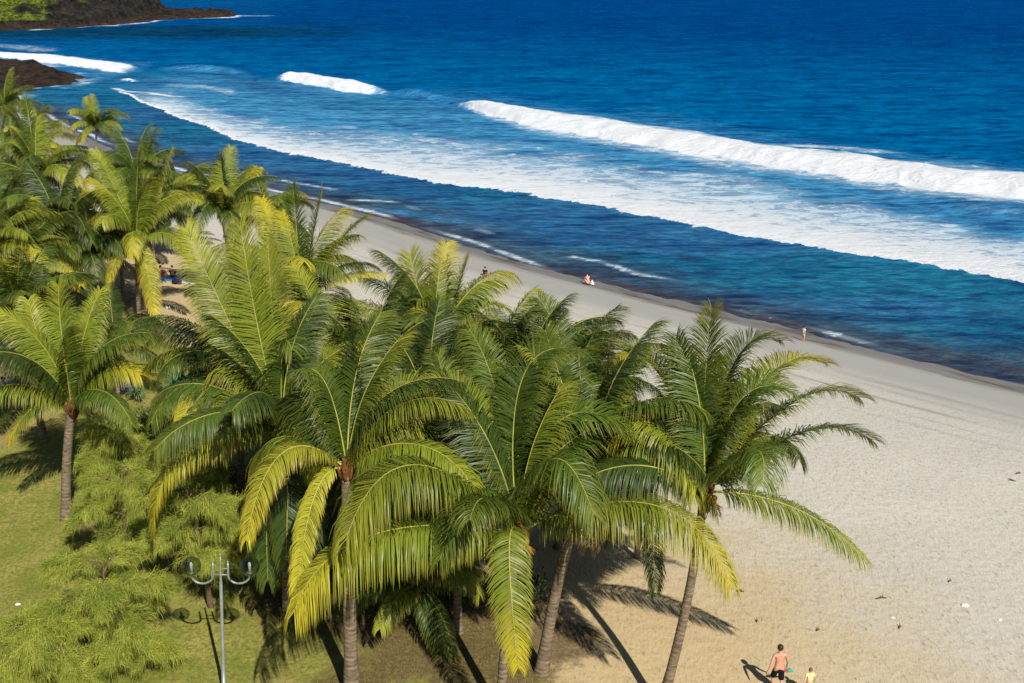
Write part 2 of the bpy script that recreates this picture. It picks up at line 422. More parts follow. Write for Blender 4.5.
for PL, am in ((CP, .8), (RP, .6)):
    q_ = poly_sd(Xw[mk], Yw[mk], PL); nn = vnoise(Xw[mk], Yw[mk], 121, 3, 9.0)
    foam[mk] = np.maximum(foam[mk], am*ss(-4.5-5*nn, -1.5, q_)*ss(.38, .62, nn))
# background swell and chop
res = np.maximum(.42, .62*Yw**2/(H*F))
sw = (vnoise(Xw*.35, Yw, 71, 3, 14.0)-.5)*1.1*ss(60, 130, sdw)
ch = (vnoise(Xw*.6+Yw*.2, Yw, 72, 3, 2.6)-.5)*.28*(.35+.65*ss(25, 80, sdw))*(1-ss(1.5, 4, res))
Zw += sw+ch
calm = ss(-4, 10, sdw); Zw = Zw*calm - .02
# colours of the water: reef shallows, surf, deep
def lin(*c): return np.array(s2l(*c)[:3])
reef = lin(52, 116, 164); teal = lin(36, 122, 160); surf = lin(78, 156, 202); mid = lin(0, 108, 166); deep = lin(0, 72, 134); shal = lin(72, 96, 116)
n1 = vnoise(Xw*.5, Yw, 81, 4, 16.0)[..., None]
C = reef*(1-ss(.42, .66, n1))+teal*ss(.42, .66, n1)
k = (1-ss(2, 11, sdw+wob*8))[..., None]; C = C*(1-k)+shal*k
k = (ss(50, 62, sdw))[..., None]*(1-ss(150, 300, Yw)[..., None]*0); mid2 = mid
C = C*(1-k)+mid2*k
k = turq[..., None]*.85; C = C*(1-k)+surf*k
k = (ss(170, 420, Yw+wob*60+.35*np.clip(Xw, -100, 200)))[..., None]*.95
C = C*(1-k)+deep*k
k = (ss(190, 260, Yw)*(1-ss(-150, -60, Xw)))[..., None]*.35; C = C*(1-k)+lin(16, 104, 156)*k
k = (ss(-165, -100, -np.abs(Xw+190)*1.0-0)*ss(330, 365, Yw)*(1-ss(380, 420, Yw)))[..., None]*.8; C = C*(1-k)+lin(14, 60, 84)*k
C4 = np.concatenate([C, np.ones(C.shape[:2]+(1,))], 2)
# thin swash foam near the sand
sw1 = np.exp(-((sdw-1.2-2.0*(vnoise(alw, alw*0, 91, 3, 14.0)-.5))/.7)**2)*.7*ss(.35, .6, vnoise(alw, sdw, 92, 2, 9.0))
sw2 = np.exp(-((sdw-4.5-5.0*(vnoise(alw, alw*0, 93, 3, 22.0)-.5))/.8)**2)*.6*ss(.5, .7, vnoise(alw, sdw, 94, 2, 7.0))
foam = np.maximum(foam, np.maximum(sw1, sw2))
def mat_sea():
    b = NB('sea_water'); p = b.pos(); base = b.attr('wcol', 'Color'); shv = b.attr('shore', 'Vector'); d = b.attr('sd')
    pv = b.mapv(p, (.45, 1, 1), (0, 0, rad(-14)))
    din = b.attr('din'); sheet = b.attr('sheet'); edn = b.noise(p, .8, 6, .65)
    dn = b.math('ADD', din, b.math('MULTIPLY', b.math('SUBTRACT', edn, .5), 3.4))
    inside = b.rng(dn, -.05, .25); strip = b.math('MULTIPLY', inside, b.rng(dn, 2.4, .9))
    fm0 = b.attr('foam'); fm = b.math('MAXIMUM', fm0, b.math('MULTIPLY', inside, sheet)); fm = b.math('MAXIMUM', fm, b.math('MULTIPLY', strip, b.math('MULTIPLY', b.rng(sheet, 0, .3), .95)))
    r1 = b.noise(pv, 1.1, 6, .68, .3); r2 = b.noise(b.mapv(p, (.3, 1, 1)), .16, 6, .65); r3 = b.noise(pv, .35, 5, .6); r4 = b.noise(b.mapv(p, (.3, 1, 1)), .5, 5, .65)
    col = b.mix(b.rng(r1, .42, .66, 0, .55), base, b.mix(1.0, base, (.32, .42, .52, 1), 'MULTIPLY'))  # ripple highlights and dark troughs are painted into the water colour
    col = b.mix(b.rng(r1, .54, .36, 0, .8), col, b.mix(1.0, base, (1.5, 1.45, 1.3, 1), 'MULTIPLY'))
    col = b.mix(b.rng(r2, .45, .6, 0, .6), col, b.mix(1.0, col, (.35, .5, .7, 1), 'MULTIPLY'))
    col = b.mix(b.rng(r4, .5, .62, 0, .85), col, b.mix(1.0, col, (.3, .42, .6, 1), 'MULTIPLY'))
    col = b.mix(b.rng(r4, .46, .3, 0, .4), col, b.mix(1.0, col, (1.5, 1.45, 1.3, 1), 'MULTIPLY'))
    # weed and reef patches near the beach, drawn out along the shore
    rv = b.noise(b.mapv(shv, (.28, 1.3, 1)), 1.0, 9, .78, .3)
    near = b.math('MULTIPLY', b.rng(d, 34, 8), b.rng(d, -2, 1))
    col = b.mix(b.math('MULTIPLY', b.rng(rv, .48, .64, 0, .6), near), col, s2l(62, 60, 80))
    rv2 = b.noise(b.mapv(shv, (.04, .7, 1)), 1.0, 5, .7)
    col = b.mix(b.math('MULTIPLY', b.rng(rv2, .46, .62, 0, .6), b.rng(d, 4.5, 1.0)), col, s2l(98, 62, 46))
    # foam: dense where the mask is high, lacy where it is low
    fv = b.mapv(p, (.55, 1, 1), (0, 0, rad(-14)))
    f1 = b.noise(fv, .55, 8, .72, .8); f2 = b.noise(fv, 2.4, 6, .8)
    fn = b.math('ADD', b.math('MULTIPLY', f1, .72), b.math('MULTIPLY', f2, .28))
    th = b.rng(fm, 0, 1, .69, .30, False)
    mask = b.math('MULTIPLY', b.rng(b.math('SUBTRACT', fn, th), -.03, .10), b.rng(fm, .02, .12))
    haze_ = b.math('MULTIPLY', b.rng(fm, .2, 1, 0, .62), 1)
    mask = b.math('MAXIMUM', mask, haze_)
    spark = b.math('MULTIPLY', b.rng(b.noise(pv, 2.6, 3, .6), .72, .78, 0, .22), b.rng(d, 5, 15))
    mask = b.math('MAXIMUM', mask, spark)
    foamc = b.mix(b.math('MAXIMUM', b.rng(f2, .4, .7, 0, .5), b.rng(fm, .95, .5)), (.93, .94, .95, 1), (.58, .74, .86, 1))
    col = b.mix(mask, col, foamc)
    hh = b.math('ADD', b.math('MULTIPLY', r1, 1), b.math('MULTIPLY', r3, 1.6))
    nm = b.bump(hh, .65, .35); nm2 = b.bump(b.math('ADD', f2, f1), .8, .6, nm)
    rough = b.rng(mask, 0, 1, .28, .9, False)
    spec = b.rng(mask, 0, 1, .0, .02, False)
    return b.done(b.pbr(col, rough, spec, nm2))
ME = mesh_np('sea', np.stack([Xw, Yw, Zw], 2).reshape(-1, 3), grid_faces(*Xw.shape), None, mat_sea(), True,
    {'wcol': ('FLOAT_COLOR', C4), 'foam': ('FLOAT', foam), 'sheet': ('FLOAT', sheet), 'din': ('FLOAT', np.where(along > .02, np.clip(din, -25, 60), -25)), 'sd': ('FLOAT', sdw), 'shore': ('FLOAT_VECTOR', np.stack([alw, sdw, sdw*0], 2))})
o = link('sea', ME); o['kind'] = 'structure'

# ------------------------------------------------------------------ headland + near rocks
def mat_rock(green=True):
    b = NB('lava_rock'); p = b.pos(); z = b.attr('hz'); g = b.attr('veg')
    n1 = b.noise(p, .22, 6, .7); n2 = b.noise(p, 1.1, 5, .7); v = b.voro(p, .45)
    col = b.mix(b.rng(n1, .35, .65), s2l(24, 23, 23), s2l(62, 56, 50))
    col = b.mix(b.rng(n2, .5, .75, 0, .6), col, s2l(112, 100, 86))
    low = b.rng(b.math('ADD', z, b.math('MULTIPLY', n1, 1.5)), 2.6, 1.2)
    col = b.mix(b.math('MULTIPLY', low, .5), col, b.mix(b.rng(n2, .4, .6), s2l(104, 74, 56), s2l(56, 44, 38)))
    col = b.mix(b.rng(g, .3, .7), col, b.mix(b.rng(n2, .4, .65), s2l(60, 82, 24), s2l(140, 150, 46)))
    col = b.mix(b.rng(v, .15, .5), b.mix(1.0, col, (.45, .45, .45, 1), 'MULTIPLY'), col)
    nm = b.bump(b.math('ADD', n2, v), 1, 2.0)
    return b.done(b.pbr(col, .9, .15, nm))
MROCK = mat_rock()
hx, hy = np.meshgrid(np.concatenate([np.arange(-460, -240, 4), np.arange(-240, -84, .75)]), np.concatenate([np.arange(335, 520, .75), np.arange(520, 1200, 8)]))
hd = poly_sd(hx, hy, CP)+ (vnoise(hx, hy, 101, 4, 12.0)-.5)*7
tipf = np.clip((-hx-139+(vnoise(hx, hy, 99, 3, 9.0)-.5)*8)/22, 0, 1)
hz = np.interp(hd, [-30, -4, 0, 3, 8, 25, 60, 150], [-6, -1.5, 0, 1.6, 3.2, 9, 22, 34])
hzt = np.minimum(hz, 1.1+tipf*34)
rough = (vnoise(hx, hy, 103, 5, 9.0)-.5)*np.clip(hd/8, 0, 1)*11*(.2+.8*tipf)
hzz = hzt+rough+(vnoise(hx, hy, 104, 3, 3.0)-.5)*2.6*np.clip(hd/3+.6, 0, 1)
veg = np.clip((vnoise(hx, hy, 107, 4, 12.0)-.5)*3.6+.3+np.clip((-hx-150)/14, -1.6, .5), 0, 1)*ss(1.8, 3.2, hzz)
o = link('headland', mesh_np('headland', np.stack([hx, hy, hzz], 2).reshape(-1, 3), grid_faces(*hx.shape), None, MROCK, True,
    {'hz': ('FLOAT', hzz), 'veg': ('FLOAT', veg)})); o['kind'] = 'structure'
# foam at the foot of the headland is on the water sheet; add it there
# near outcrop
ox, oy = np.meshgrid(np.arange(-190, -72, .8), np.arange(205, 312, .8))
od = poly_sd(ox, oy, RP)+(vnoise(ox, oy, 111, 4, 5.0)-.5)*5
oz = np.interp(od, [-20, -2, 0, 2, 6, 20], [-5, -.8, 0, .6, .9, 1.3])+(vnoise(ox, oy, 113, 4, 4.0)-.5)*2.4*np.clip(od/3+.5, 0, 1)+(vnoise(ox, oy, 114, 2, 1.6)-.5)*1.2*np.clip(od/3+.5, 0, 1)
o = link('rocks', mesh_np('rocks', np.stack([ox, oy, oz], 2).reshape(-1, 3), grid_faces(*ox.shape), None, MROCK, True,
    {'hz': ('FLOAT', oz), 'veg': ('FLOAT', ox*0)})); o['kind'] = 'structure'

# ------------------------------------------------------------------ palm materials
def mat_leaf(name, base, tipc, tip_at=.75, trans=.28, blade_tip=None, sat=1):
    b = NB(name); s_ = b.attr('s'); q = b.attr('q'); r = b.rnd(); v = b.attr('v')
    c1 = tuple(x*.72 for x in base[:3])+(1,); c2 = tuple(min(1, x*1.25) for x in base[:3])+(1,)
    col = b.mix(r, c1, c2)
    col = b.mix(b.math('MULTIPLY', v, .6), col, tuple(x*.62 for x in base[:3])+(1,))
    col = b.mix(b.rng(s_, tip_at-.25, tip_at+.25, 0, .9), col, tipc)
    col = b.mix(b.rng(q, .62, 1, 0, .65), col, blade_tip or tipc)
    pr = b.pbr(col, .42, .30)
    t = b.N.new('ShaderNodeBsdfTranslucent'); b.set(t.inputs[0], b.mix(.35, col, (.45, .5, .05, 1)))
    return b.done(mixsh(b, trans*.4, pr, t.outputs[0]))
YEL = (.42, .36, .03, 1)
LEAF = {
 'green':  mat_leaf('palm_leaf_green', (.078, .122, .014), (.17, .19, .022, 1), .95, .25, (.25, .25, .04, 1)),
 'fresh':  mat_leaf('palm_leaf_fresh', (.185, .225, .020), (.34, .34, .03, 1), .85, .3, (.34, .30, .05, 1)),
 'tip':    mat_leaf('palm_leaf_yellow_tipped', (.18, .22, .020), (.50, .42, .025, 1), .76, .3, (.42, .37, .05, 1)),
 'yellow': mat_leaf('palm_leaf_yellow', (.36, .35, .03), (.50, .42, .03, 1), .75, .3, (.42, .30, .05, 1)),
 'dark':   mat_leaf('palm_leaf_shade_dark', (.045, .075, .012), (.10, .14, .02, 1), .95, .2, (.16, .17, .03, 1)),  # darker leaf copy, its colour standing for fronds in shade
 'dry':    mat_leaf('palm_leaf_dry', (.17, .115, .06), (.24, .17, .10, 1), .6, .1, (.4, .3, .2, 1)),
}
RACH = simple('palm_rachis', (.33, .32, .06), .5, .3, 0, .2, 3)
RACHD = simple('palm_rachis_dry', (.30, .20, .10), .6, .2, 0, .2, 3)
def mat_trunk():
    b = NB('palm_trunk'); p = b.objc(); n = b.noise(b.mapv(p, (1, 1, 4)), 3, 6, .7); rg = b.attr('ring')
    col = b.mix(b.rng(n, .3, .7), s2l(92, 76, 60), s2l(158, 142, 120))
    col = b.mix(b.math('MULTIPLY', rg, .4), col, s2l(60, 46, 34))
    col = b.mix(b.rng(b.noise(p, 1.2, 3), .55, .7, 0, .5), col, s2l(120, 116, 80))
    return b.done(b.pbr(col, .9, .1, b.bump(n, .8, .06)))
MTR = mat_trunk()
MFIB = simple('palm_fibre', s2l(110, 74, 40), .95, .1, 0, .45, 9, .04)
MNUT = simple('coconut_skin', s2l(150, 120, 40), .5, .3, 0, .3, 4)
MFLW = simple('palm_flower_stalk', s2l(190, 120, 40), .7, .2, 0, .3, 6)

# ------------------------------------------------------------------ fronds
def frond_mesh(P, leafL=1.0, vang=18, droop=.6, roll=0, kind='green', seed=0, width=.037, spacing=.0235, side_ref=None):
    r = np.random.default_rng(seed); P = np.asarray(P, float)
    seg = np.linalg.norm(np.diff(P, axis=0), axis=1); D = np.concatenate([[0], np.cumsum(seg)]); L = D[-1]
    n = 26; q = np.linspace(0, L, n); C = np.stack([np.interp(q, D, P[:, k]) for k in range(3)], 1)
    T = np.gradient(C, axis=0); T /= np.linalg.norm(T, axis=1)[:, None]
    ch = P[-1]-P[0]
    if side_ref is None: side_ref = np.array([ch[1], -ch[0], 0.])
    side_ref = side_ref/(np.linalg.norm(side_ref)+1e-9)
    # rachis
    mb = MB(); mb.tube(C, np.interp(q/L, [0, .08, .3, 1], [.065, .038, .022, .006]), 5, False)
    RV = np.concatenate(mb.V); RQ = np.concatenate(mb.Q)
    m = int(L/spacing)
    s = np.linspace(.10, .995, m); s = np.repeat(s, 2)+r.uniform(-.004, .004, 2*m); sgn = np.tile([1., -1.], m)
    s = np.clip(s, .1, 1)
    c0 = np.stack([np.interp(s*L, q, C[:, k]) for k in range(3)], 1); t = np.stack([np.interp(s*L, q, T[:, k]) for k in range(3)], 1)
    t /= np.linalg.norm(t, axis=1)[:, None]
    Sd = side_ref[None, :]-t*(t@side_ref)[:, None]; Sd /= np.linalg.norm(Sd, axis=1)[:, None]
    N = np.cross(Sd, t); 
    ro = rad(roll)*(.4+.6*s); Sr = Sd*np.cos(ro)[:, None]+N*np.sin(ro)[:, None]; Nr = -Sd*np.sin(ro)[:, None]+N*np.cos(ro)[:, None]
    prof = np.interp(s, [0, .13, .3, .5, .8, .93, 1], [.5, .62, .95, 1, .88, .68, .46])
    ll = leafL*1.28*prof*r.uniform(.86, 1.08, len(s))
    a = np.radians(np.interp(s, [0, .2, .6, 1], [80, 70, 60, 36])+r.normal(0, 3.2, len(s)))
    va = np.radians(vang+r.normal(0, 5, len(s)))
    ll = ll*np.where(r.uniform(0, 1, len(s)) < .04, .35, 1)
    D0 = np.cos(a)[:, None]*t+np.sin(a)[:, None]*(sgn[:, None]*np.cos(va)[:, None]*Sr+np.sin(va)[:, None]*Nr)
    g = np.array([0, 0, -1.])
    dr = droop*r.uniform(.7, 1.35, len(s))
    pts = [c0]; dirs = []
    cur = c0
    K = 3
    for k in range(K):
        dk = D0+g*(dr*(k*.55+.12)*(k+.4))[:, None]*.9
        dk /= np.linalg.norm(dk, axis=1)[:, None]
        cur = cur+dk*(ll/K)[:, None]; pts.append(cur); dirs.append(dk)
    dirs = [dirs[0]]+dirs
    Wd = []
    nl = Nr+r.normal(0, .28, Nr.shape)
    for k in range(K+1):
        wv = np.cross(dirs[k], nl); wv /= np.linalg.norm(wv, axis=1)[:, None]+1e-9; Wd.append(wv)
    wk = [.45, 1, .75, .06]
    V = []; 
    for k in range(K+1):
        ww = (width*.5*wk[k]*np.interp(s, [0, .5, 1], [1, 1, .6]))[:, None]
        V.append(pts[k]-Wd[k]*ww); V.append(pts[k]+Wd[k]*ww)
    M = len(s); V = np.stack(V, 1).reshape(-1, 3)   # per leaflet 8 verts
    b0 = np.arange(M)*8; Q = np.concatenate([np.stack([b0+2*k, b0+2*k+1, b0+2*k+3, b0+2*k+2], 1) for k in range(K)])
    sv = np.repeat(s, 8); qv = np.tile(np.repeat(np.arange(K+1)/K, 2), M); vv = np.repeat(r.uniform(0, 1, M), 8)
    nR = len(RV)
    AV = np.concatenate([RV, V]); AQ = np.concatenate([RQ, Q+nR])
    dry = kind == 'dry'
    return mesh_np('frond', AV, AQ, None, None, True, {
        's': ('FLOAT', np.concatenate([np.zeros(nR), sv])), 'q': ('FLOAT', np.concatenate([np.zeros(nR), qv])), 'v': ('FLOAT', np.concatenate([np.zeros(nR), vv]))},
        [RACHD if dry else RACH, LEAF[kind]], np.concatenate([np.zeros(len(RQ)), np.ones(len(Q))]))
def generic_curve(L, e0, D, power=1.5, n=24, side=0, r=None):
    """frond curve in the local X-Z plane starting at the origin"""
    s = np.linspace(0, 1, n); e = np.radians(e0-D*s**power); az = np.radians(side*s**1.5)
    d = np.stack([np.cos(e)*np.cos(az), np.cos(e)*np.sin(az), np.sin(e)], 1)*L/(n-1)
    return np.concatenate([[[0, 0, 0]], np.cumsum(d[:-1], axis=0)])
VARS = {}
def variant(tier, kind):
    key = (tier, kind)
    if key not in VARS:
        VARS[key] = []
        for i in range(3 if kind in ('green', 'fresh') else 2):
            r = random.Random(hash((tier, kind == 'dry', i)) & 0xffff if False else tier*31+i*7+len(kind))
            e0, D, droop, v, L = {0: (82, 42, .22, 24, 4.9), 1: (66, 88, .45, 18, 5.3), 2: (48, 108, .75, 10, 5.3), 3: (24, 96, 1.05, 4, 5.1), 4: (-6, 70, 1.4, -4, 4.6), 5: (-50, 30, 1.5, -20, 3.4)}[tier]
            P = generic_curve(L*r.uniform(.92, 1.06), e0+r.uniform(-4, 4), D*r.uniform(.85, 1.2), 1.5, side=r.uniform(-22, 22))
            VARS[key].append(frond_mesh(P, r.uniform(.92, 1.08), v, droop, r.uniform(-28, 28), kind, seed=tier*100+i*13+len(kind), side_ref=np.array([0, 1., 0])))
    return random.choice(VARS[key])

def bez(P0, C, P2, n=24):
    t = np.linspace(0, 1, n)[:, None]; return (1-t)**2*P0+2*t*(1-t)*C+t*t*P2

SKIRT = {3, 5, 9}
def palm(crown, base=None, h=6.5, heroes=(), nrand=18, label='', yellow=.15, scale=1.0, seed=0, fruit=0, shade_tone=0, avoid=None, tiers=None, bend=.5, tr=1.0):
    R = random.Random(seed*77+5)
    if base is not None:
        B = gpx(*base); K = at_y(crown[0], crown[1], B[1]+.2)
    else:
        K = above_px(crown[0], crown[1], h); bx = K[0]+R.uniform(-.8, .8); by = K[1]+R.uniform(-.6, .3); B = np.array([bx, by, gz(bx, by)])
    root = thing('coconut_palm', label, 'palm tree', tuple(B), 0, 'coconut palms along the beach')
    Kl = K-B
    # trunk
    n = 44; t = np.linspace(0, 1, n)[:, None]
    ctrl = np.array([Kl[0]*(bend if True else .5)*.6, Kl[1]*.4, Kl[2]*.55])
    Pt = bez(np.array([0, 0, -.25]), ctrl, Kl, n)
    zz = np.linspace(0, 1, n); Rr = np.interp(zz, [0, .06, .2, .9, 1], [.27, .20, .155, .125, .14])*scale*tr
    ringN = int(Kl[2]*7)
    n2 = ringN*2+1; q = np.linspace(0, 1, n2); Pt2 = np.stack([np.interp(q, zz, Pt[:, k]) for k in range(3)], 1)
    R2 = np.interp(q, zz, Rr)*(1+.028*(np.arange(n2) % 2))*(1+.05*(vnoise(np.arange(n2)*1., np.arange(n2)*0., seed, 2, 4.0)-.5))
    mb = MB(); mb.tube(Pt2, R2, 12)
    ring = np.concatenate([np.repeat((np.arange(n2)+1) % 2, 12), [0, 0]])
    V = np.concatenate(mb.V); me = mesh_np('trunk', V, np.concatenate(mb.Q), np.concatenate(mb.T), MTR, True, {'ring': ('FLOAT', ring)})
    link('trunk', me, root)
    # fibrous crown heart
    mb = MB(); mb.blob((0, 0, -.05), (.21*scale, .21*scale, .5*scale), 10, 8, .12, seed)
    for i in range(7):
        a = i*.9; d = np.array([math.cos(a), math.sin(a), 0]); mb.tube([d*.10+[0, 0, -.4], d*.22+[0, 0, -.1], d*.30+[0, 0, .25]], [.07, .06, .03], 5)
    o = mb.build('leaf_sheath', MFIB, root); o.location = tuple(Kl)
    dep = depth_of(K)
    used = []
    for hf in heroes:
        C_, T_ = hf[0], hf[1]; dc, dt = hf[2], hf[3]; kind = hf[4]; opt = hf[5] if len(hf) > 5 else {}
        Pc = at_depth(C_[0], C_[1], dep+dc); Pp = at_depth(T_[0], T_[1], dep+dt)
        P = bez(K, Pc, Pp)-K
        P[:, 2] += 0
        me = frond_mesh(P, opt.get('leaf', 1.0), opt.get('v', 14), opt.get('droop', .6), opt.get('roll', R.uniform(-20, 20)), kind, seed=R.randint(0, 9999), side_ref=opt.get('side'))
        o = link('frond', me, root); o.location = tuple(Kl)
        if kind in ('yellow', 'tip') : o['label'] = 'frond turning yellow' if kind == 'yellow' else 'green frond with a yellow tip'
    tl = tiers or [0, 0, 1, 1, 1, 1, 2, 2, 2, 2, 2, 3, 3, 3, 3, 4, 4, 4]
    az0 = R.uniform(0, 360)
    for i in range(nrand):
        tier = tl[i % len(tl)]
        az = az0+i*137.5+R.uniform(-12, 12)
        if avoid:
            # keep random fronds out of sectors (world azimuth) where the modelled ones stand
            for _ in range(8):
                if any(abs(((az-c+180) % 360)-180) < w2 for c, w2 in avoid): az += 53
                else: break
        x = R.random()
        if tier >= 4: kind = 'yellow' if x < yellow*.8 else ('tip' if x < yellow*1.6 else ('dry' if x > .93 and seed >= 58 else 'green'))
        elif tier == 3: kind = 'yellow' if x < yellow*.3 else ('tip' if x < yellow*1.6 else ('green' if x < .8 else 'fresh'))
        else: kind = 'fresh' if x < .36 else ('tip' if x < .36+yellow*.5 else ('dark' if x > .86 else 'green'))
        if shade_tone: kind = 'dark' if R.random() < .55 else ('green' if kind != 'dry' else kind)  # shaded crowns are painted with the darker leaf colour
        o = link('frond', variant(tier, kind), root); o.location = tuple(Kl+np.array([0, 0, R.uniform(-.1, .15)]))
        o.rotation_euler = (R.uniform(-.12, .12), R.uniform(-.12, .12), rad(az)); o.scale = (scale*R.uniform(.9, 1.06),)*3
        if kind in ('yellow', 'dry'): o['label'] = 'frond turning yellow' if kind == 'yellow' else 'dry brown frond'
    if seed in SKIRT or seed >= 60 and seed % 3 == 0:
        for i in range({2: 2, 10: 3}.get(seed, 5)):
            o = link('frond', variant(5, 'dry'), root); o.location = tuple(Kl+np.array([0, 0, -.3])); az = (60+i*55+R.uniform(-15, 15)) if seed < 40 else R.uniform(0, 360)
            o.rotation_euler = (0, rad(R.uniform(5, 20)), rad(az)); o.scale = (scale*R.uniform(.6, .8),)*3; o['label'] = 'dead brown frond hanging against the trunk'
    # flower stalks / nuts
    for j in range(fruit):
        a = R.uniform(0, 6.28) if j else math.radians(-70)
        mb = MB(); d = np.array([math.cos(a), math.sin(a), 0])
        base_ = d*.15; end = d*.55+np.array([0, 0, -.25]); mb.tube(bez(base_, d*.5+np.array([0, 0, .2]), end, 8), .025, 6)
        for k in range(16):
            v = np.array([R.gauss(0, 1), R.gauss(0, 1), -abs(R.gauss(0, .8))]); v = v/np.linalg.norm(v)*.38
            mb.tube([end*.8, end*.8+v*.5, end*.8+v+[0, 0, -.1]], [.014, .012, .005], 4)
        o = mb.build('flower_stalk', MFLW, root); o.location = tuple(Kl)
        mb = MB()
        for k in range(6):
            mb.blob(d*.35+np.array([R.uniform(-.16, .16), R.uniform(-.16, .16), -.22+R.uniform(-.12, .12)]), (.10, .10, .125), 8, 6)
        o = mb.build('coconut_bunch', MNUT, root); o.location = tuple(Kl)
    return root

# ---- the palms one can tell apart
palm((704, 492), (658, 712), label='rightmost coconut palm, leaning bare trunk rising from open sand', seed=1, fruit=1, bend=1.45,
  heroes=[((700, 400), (712, 310), .4, .6, 'fresh', {'roll': 60, 'droop': .15, 'v': 10}), ((722, 318), (778, 342), .5, .8, 'green', {'droop': .3, 'roll': 20, 'v': 30}),
   ((694, 420), (676, 338), .1, .2, 'dark', {'droop': .3, 'roll': 70}), ((758, 335), (826, 364), 1.6, 2.4, 'tip', {'droop': .3, 'v': 25}),
   ((732, 360), (790, 392), -.4, -.4, 'green', {'droop': .35, 'v': 25}), ((800, 362), (860, 398), .3, .5, 'fresh', {'droop': .3, 'roll': 35, 'v': 12}),
   ((815, 400), (872, 440), .2, .2, 'green', {'droop': .3, 'roll': 30, 'v': 12}), ((800, 488), (868, 562), -.2, -.3, 'fresh', {'droop': .8, 'v': 0, 'leaf': .85}),
   ((775, 410), (762, 486), -2.0, -2.8, 'green', {'droop': .9}), ((655, 385), (612, 440), .3, .2, 'tip', {'droop': .7, 'v': 14}),
   ((668, 330), (602, 352), 1.2, 1.8, 'fresh', {'droop': .2, 'roll': -25, 'v': 30}),
   ((740, 440), (700, 395), 1.5, 2.6, 'green', {}), ((760, 450), (745, 420), 2.5, 4, 'fresh', {})],
  nrand=8, tiers=[0, 1, 2, 2, 3, 2, 2, 3], yellow=.1, avoid=[(-10, 35), (-90, 62)])
palm((518, 532), (500, 716), label='foremost coconut palm in the centre with a yellow frond hanging down its trunk', seed=2, fruit=2,
  heroes=[((681, 451), (732, 585), -1.2, -2.6, 'tip', {'droop': 1.25, 'v': 6, 'leaf': 1.3, 'roll': 0}),
   ((500, 500), (518, 668), -2.4, -2.0, 'tip', {'droop': .35, 'v': 8, 'leaf': .68, 'roll': 0, 'side': np.array([1., 0, 0])}),
   ((392, 392), (346, 540), -2.6, -3.8, 'fresh', {'droop': 1.35, 'v': 8, 'leaf': 1.55, 'roll': 0}),
   ((330, 500), (294, 612), -2.2, -3.6, 'tip', {'droop': 1.7, 'v': 0, 'leaf': 1.45, 'roll': 0}),
   ((494, 322), (578, 352), .2, .6, 'green', {'droop': .3, 'v': 20}), ((538, 368), (628, 428), -.3, -.2, 'green', {'droop': .5, 'v': 22, 'leaf': 1.15}),
   ((552, 392), (594, 515), -2.2, -2.6, 'green', {'droop': .9, 'leaf': 1.1}), ((472, 345), (412, 398), .2, .3, 'fresh', {'droop': .35, 'v': 28}),
   ((470, 430), (440, 560), -1.5, -2, 'green', {'droop': 1}), ((505, 380), (470, 330), .6, 1.2, 'green', {'roll': 40}), ((560, 440), (600, 470), 1.5, 2.5, 'green', {}),
   ((480, 470), (470, 520), -2.5, -3.5, 'green', {'droop': .9})],
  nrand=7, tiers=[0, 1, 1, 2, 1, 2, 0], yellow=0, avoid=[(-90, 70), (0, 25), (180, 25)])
palm((592, 468), (541, 672), label='palm behind the centre one, dark trunk leaning right over a brown patch', seed=3, fruit=1,
  heroes=[((560, 380), (545, 330), .5, 1, 'green', {'roll': 50}), ((610, 380), (640, 360), .5, 1, 'fresh', {}), ((650, 430), (655, 590), -.5, -.6, 'dark', {'droop': .8, 'leaf': .7}),
   ((625, 400), (680, 470), .8, 1, 'tip', {'droop': .8})], nrand=14, yellow=.15, tr=1.2, tiers=[0, 1, 2, 1, 2, 3, 2, 1, 3], avoid=[(-90, 45)])
palm((347, 470), (352, 692), label='palm with thick brown trunk rising from the dark shade at the bottom', seed=4,
  heroes=[((272, 398), (246, 540), -1.0, -2.2, 'yellow', {'droop': .8, 'leaf': .75, 'v': 5}), ((330, 350), (300, 372), -.2, 0, 'green', {'droop': .5}),
   ((352, 380), (352, 330), .5, 1, 'dark', {'roll': 70, 'droop': .2}), ((385, 395), (420, 430), -.3, -.2, 'fresh', {'droop': .6, 'leaf': .9}), ((400, 350), (440, 395), .6, 1, 'fresh', {'droop': .6}),
   ((310, 450), (296, 600), -.6, -.8, 'yellow', {'droop': .9, 'leaf': .55})],
  nrand=15, yellow=.04, tiers=[0, 1, 2, 4, 2, 3, 2, 4, 3, 4, 3, 1], avoid=[(-90, 58), (215, 42)], tr=1.35)
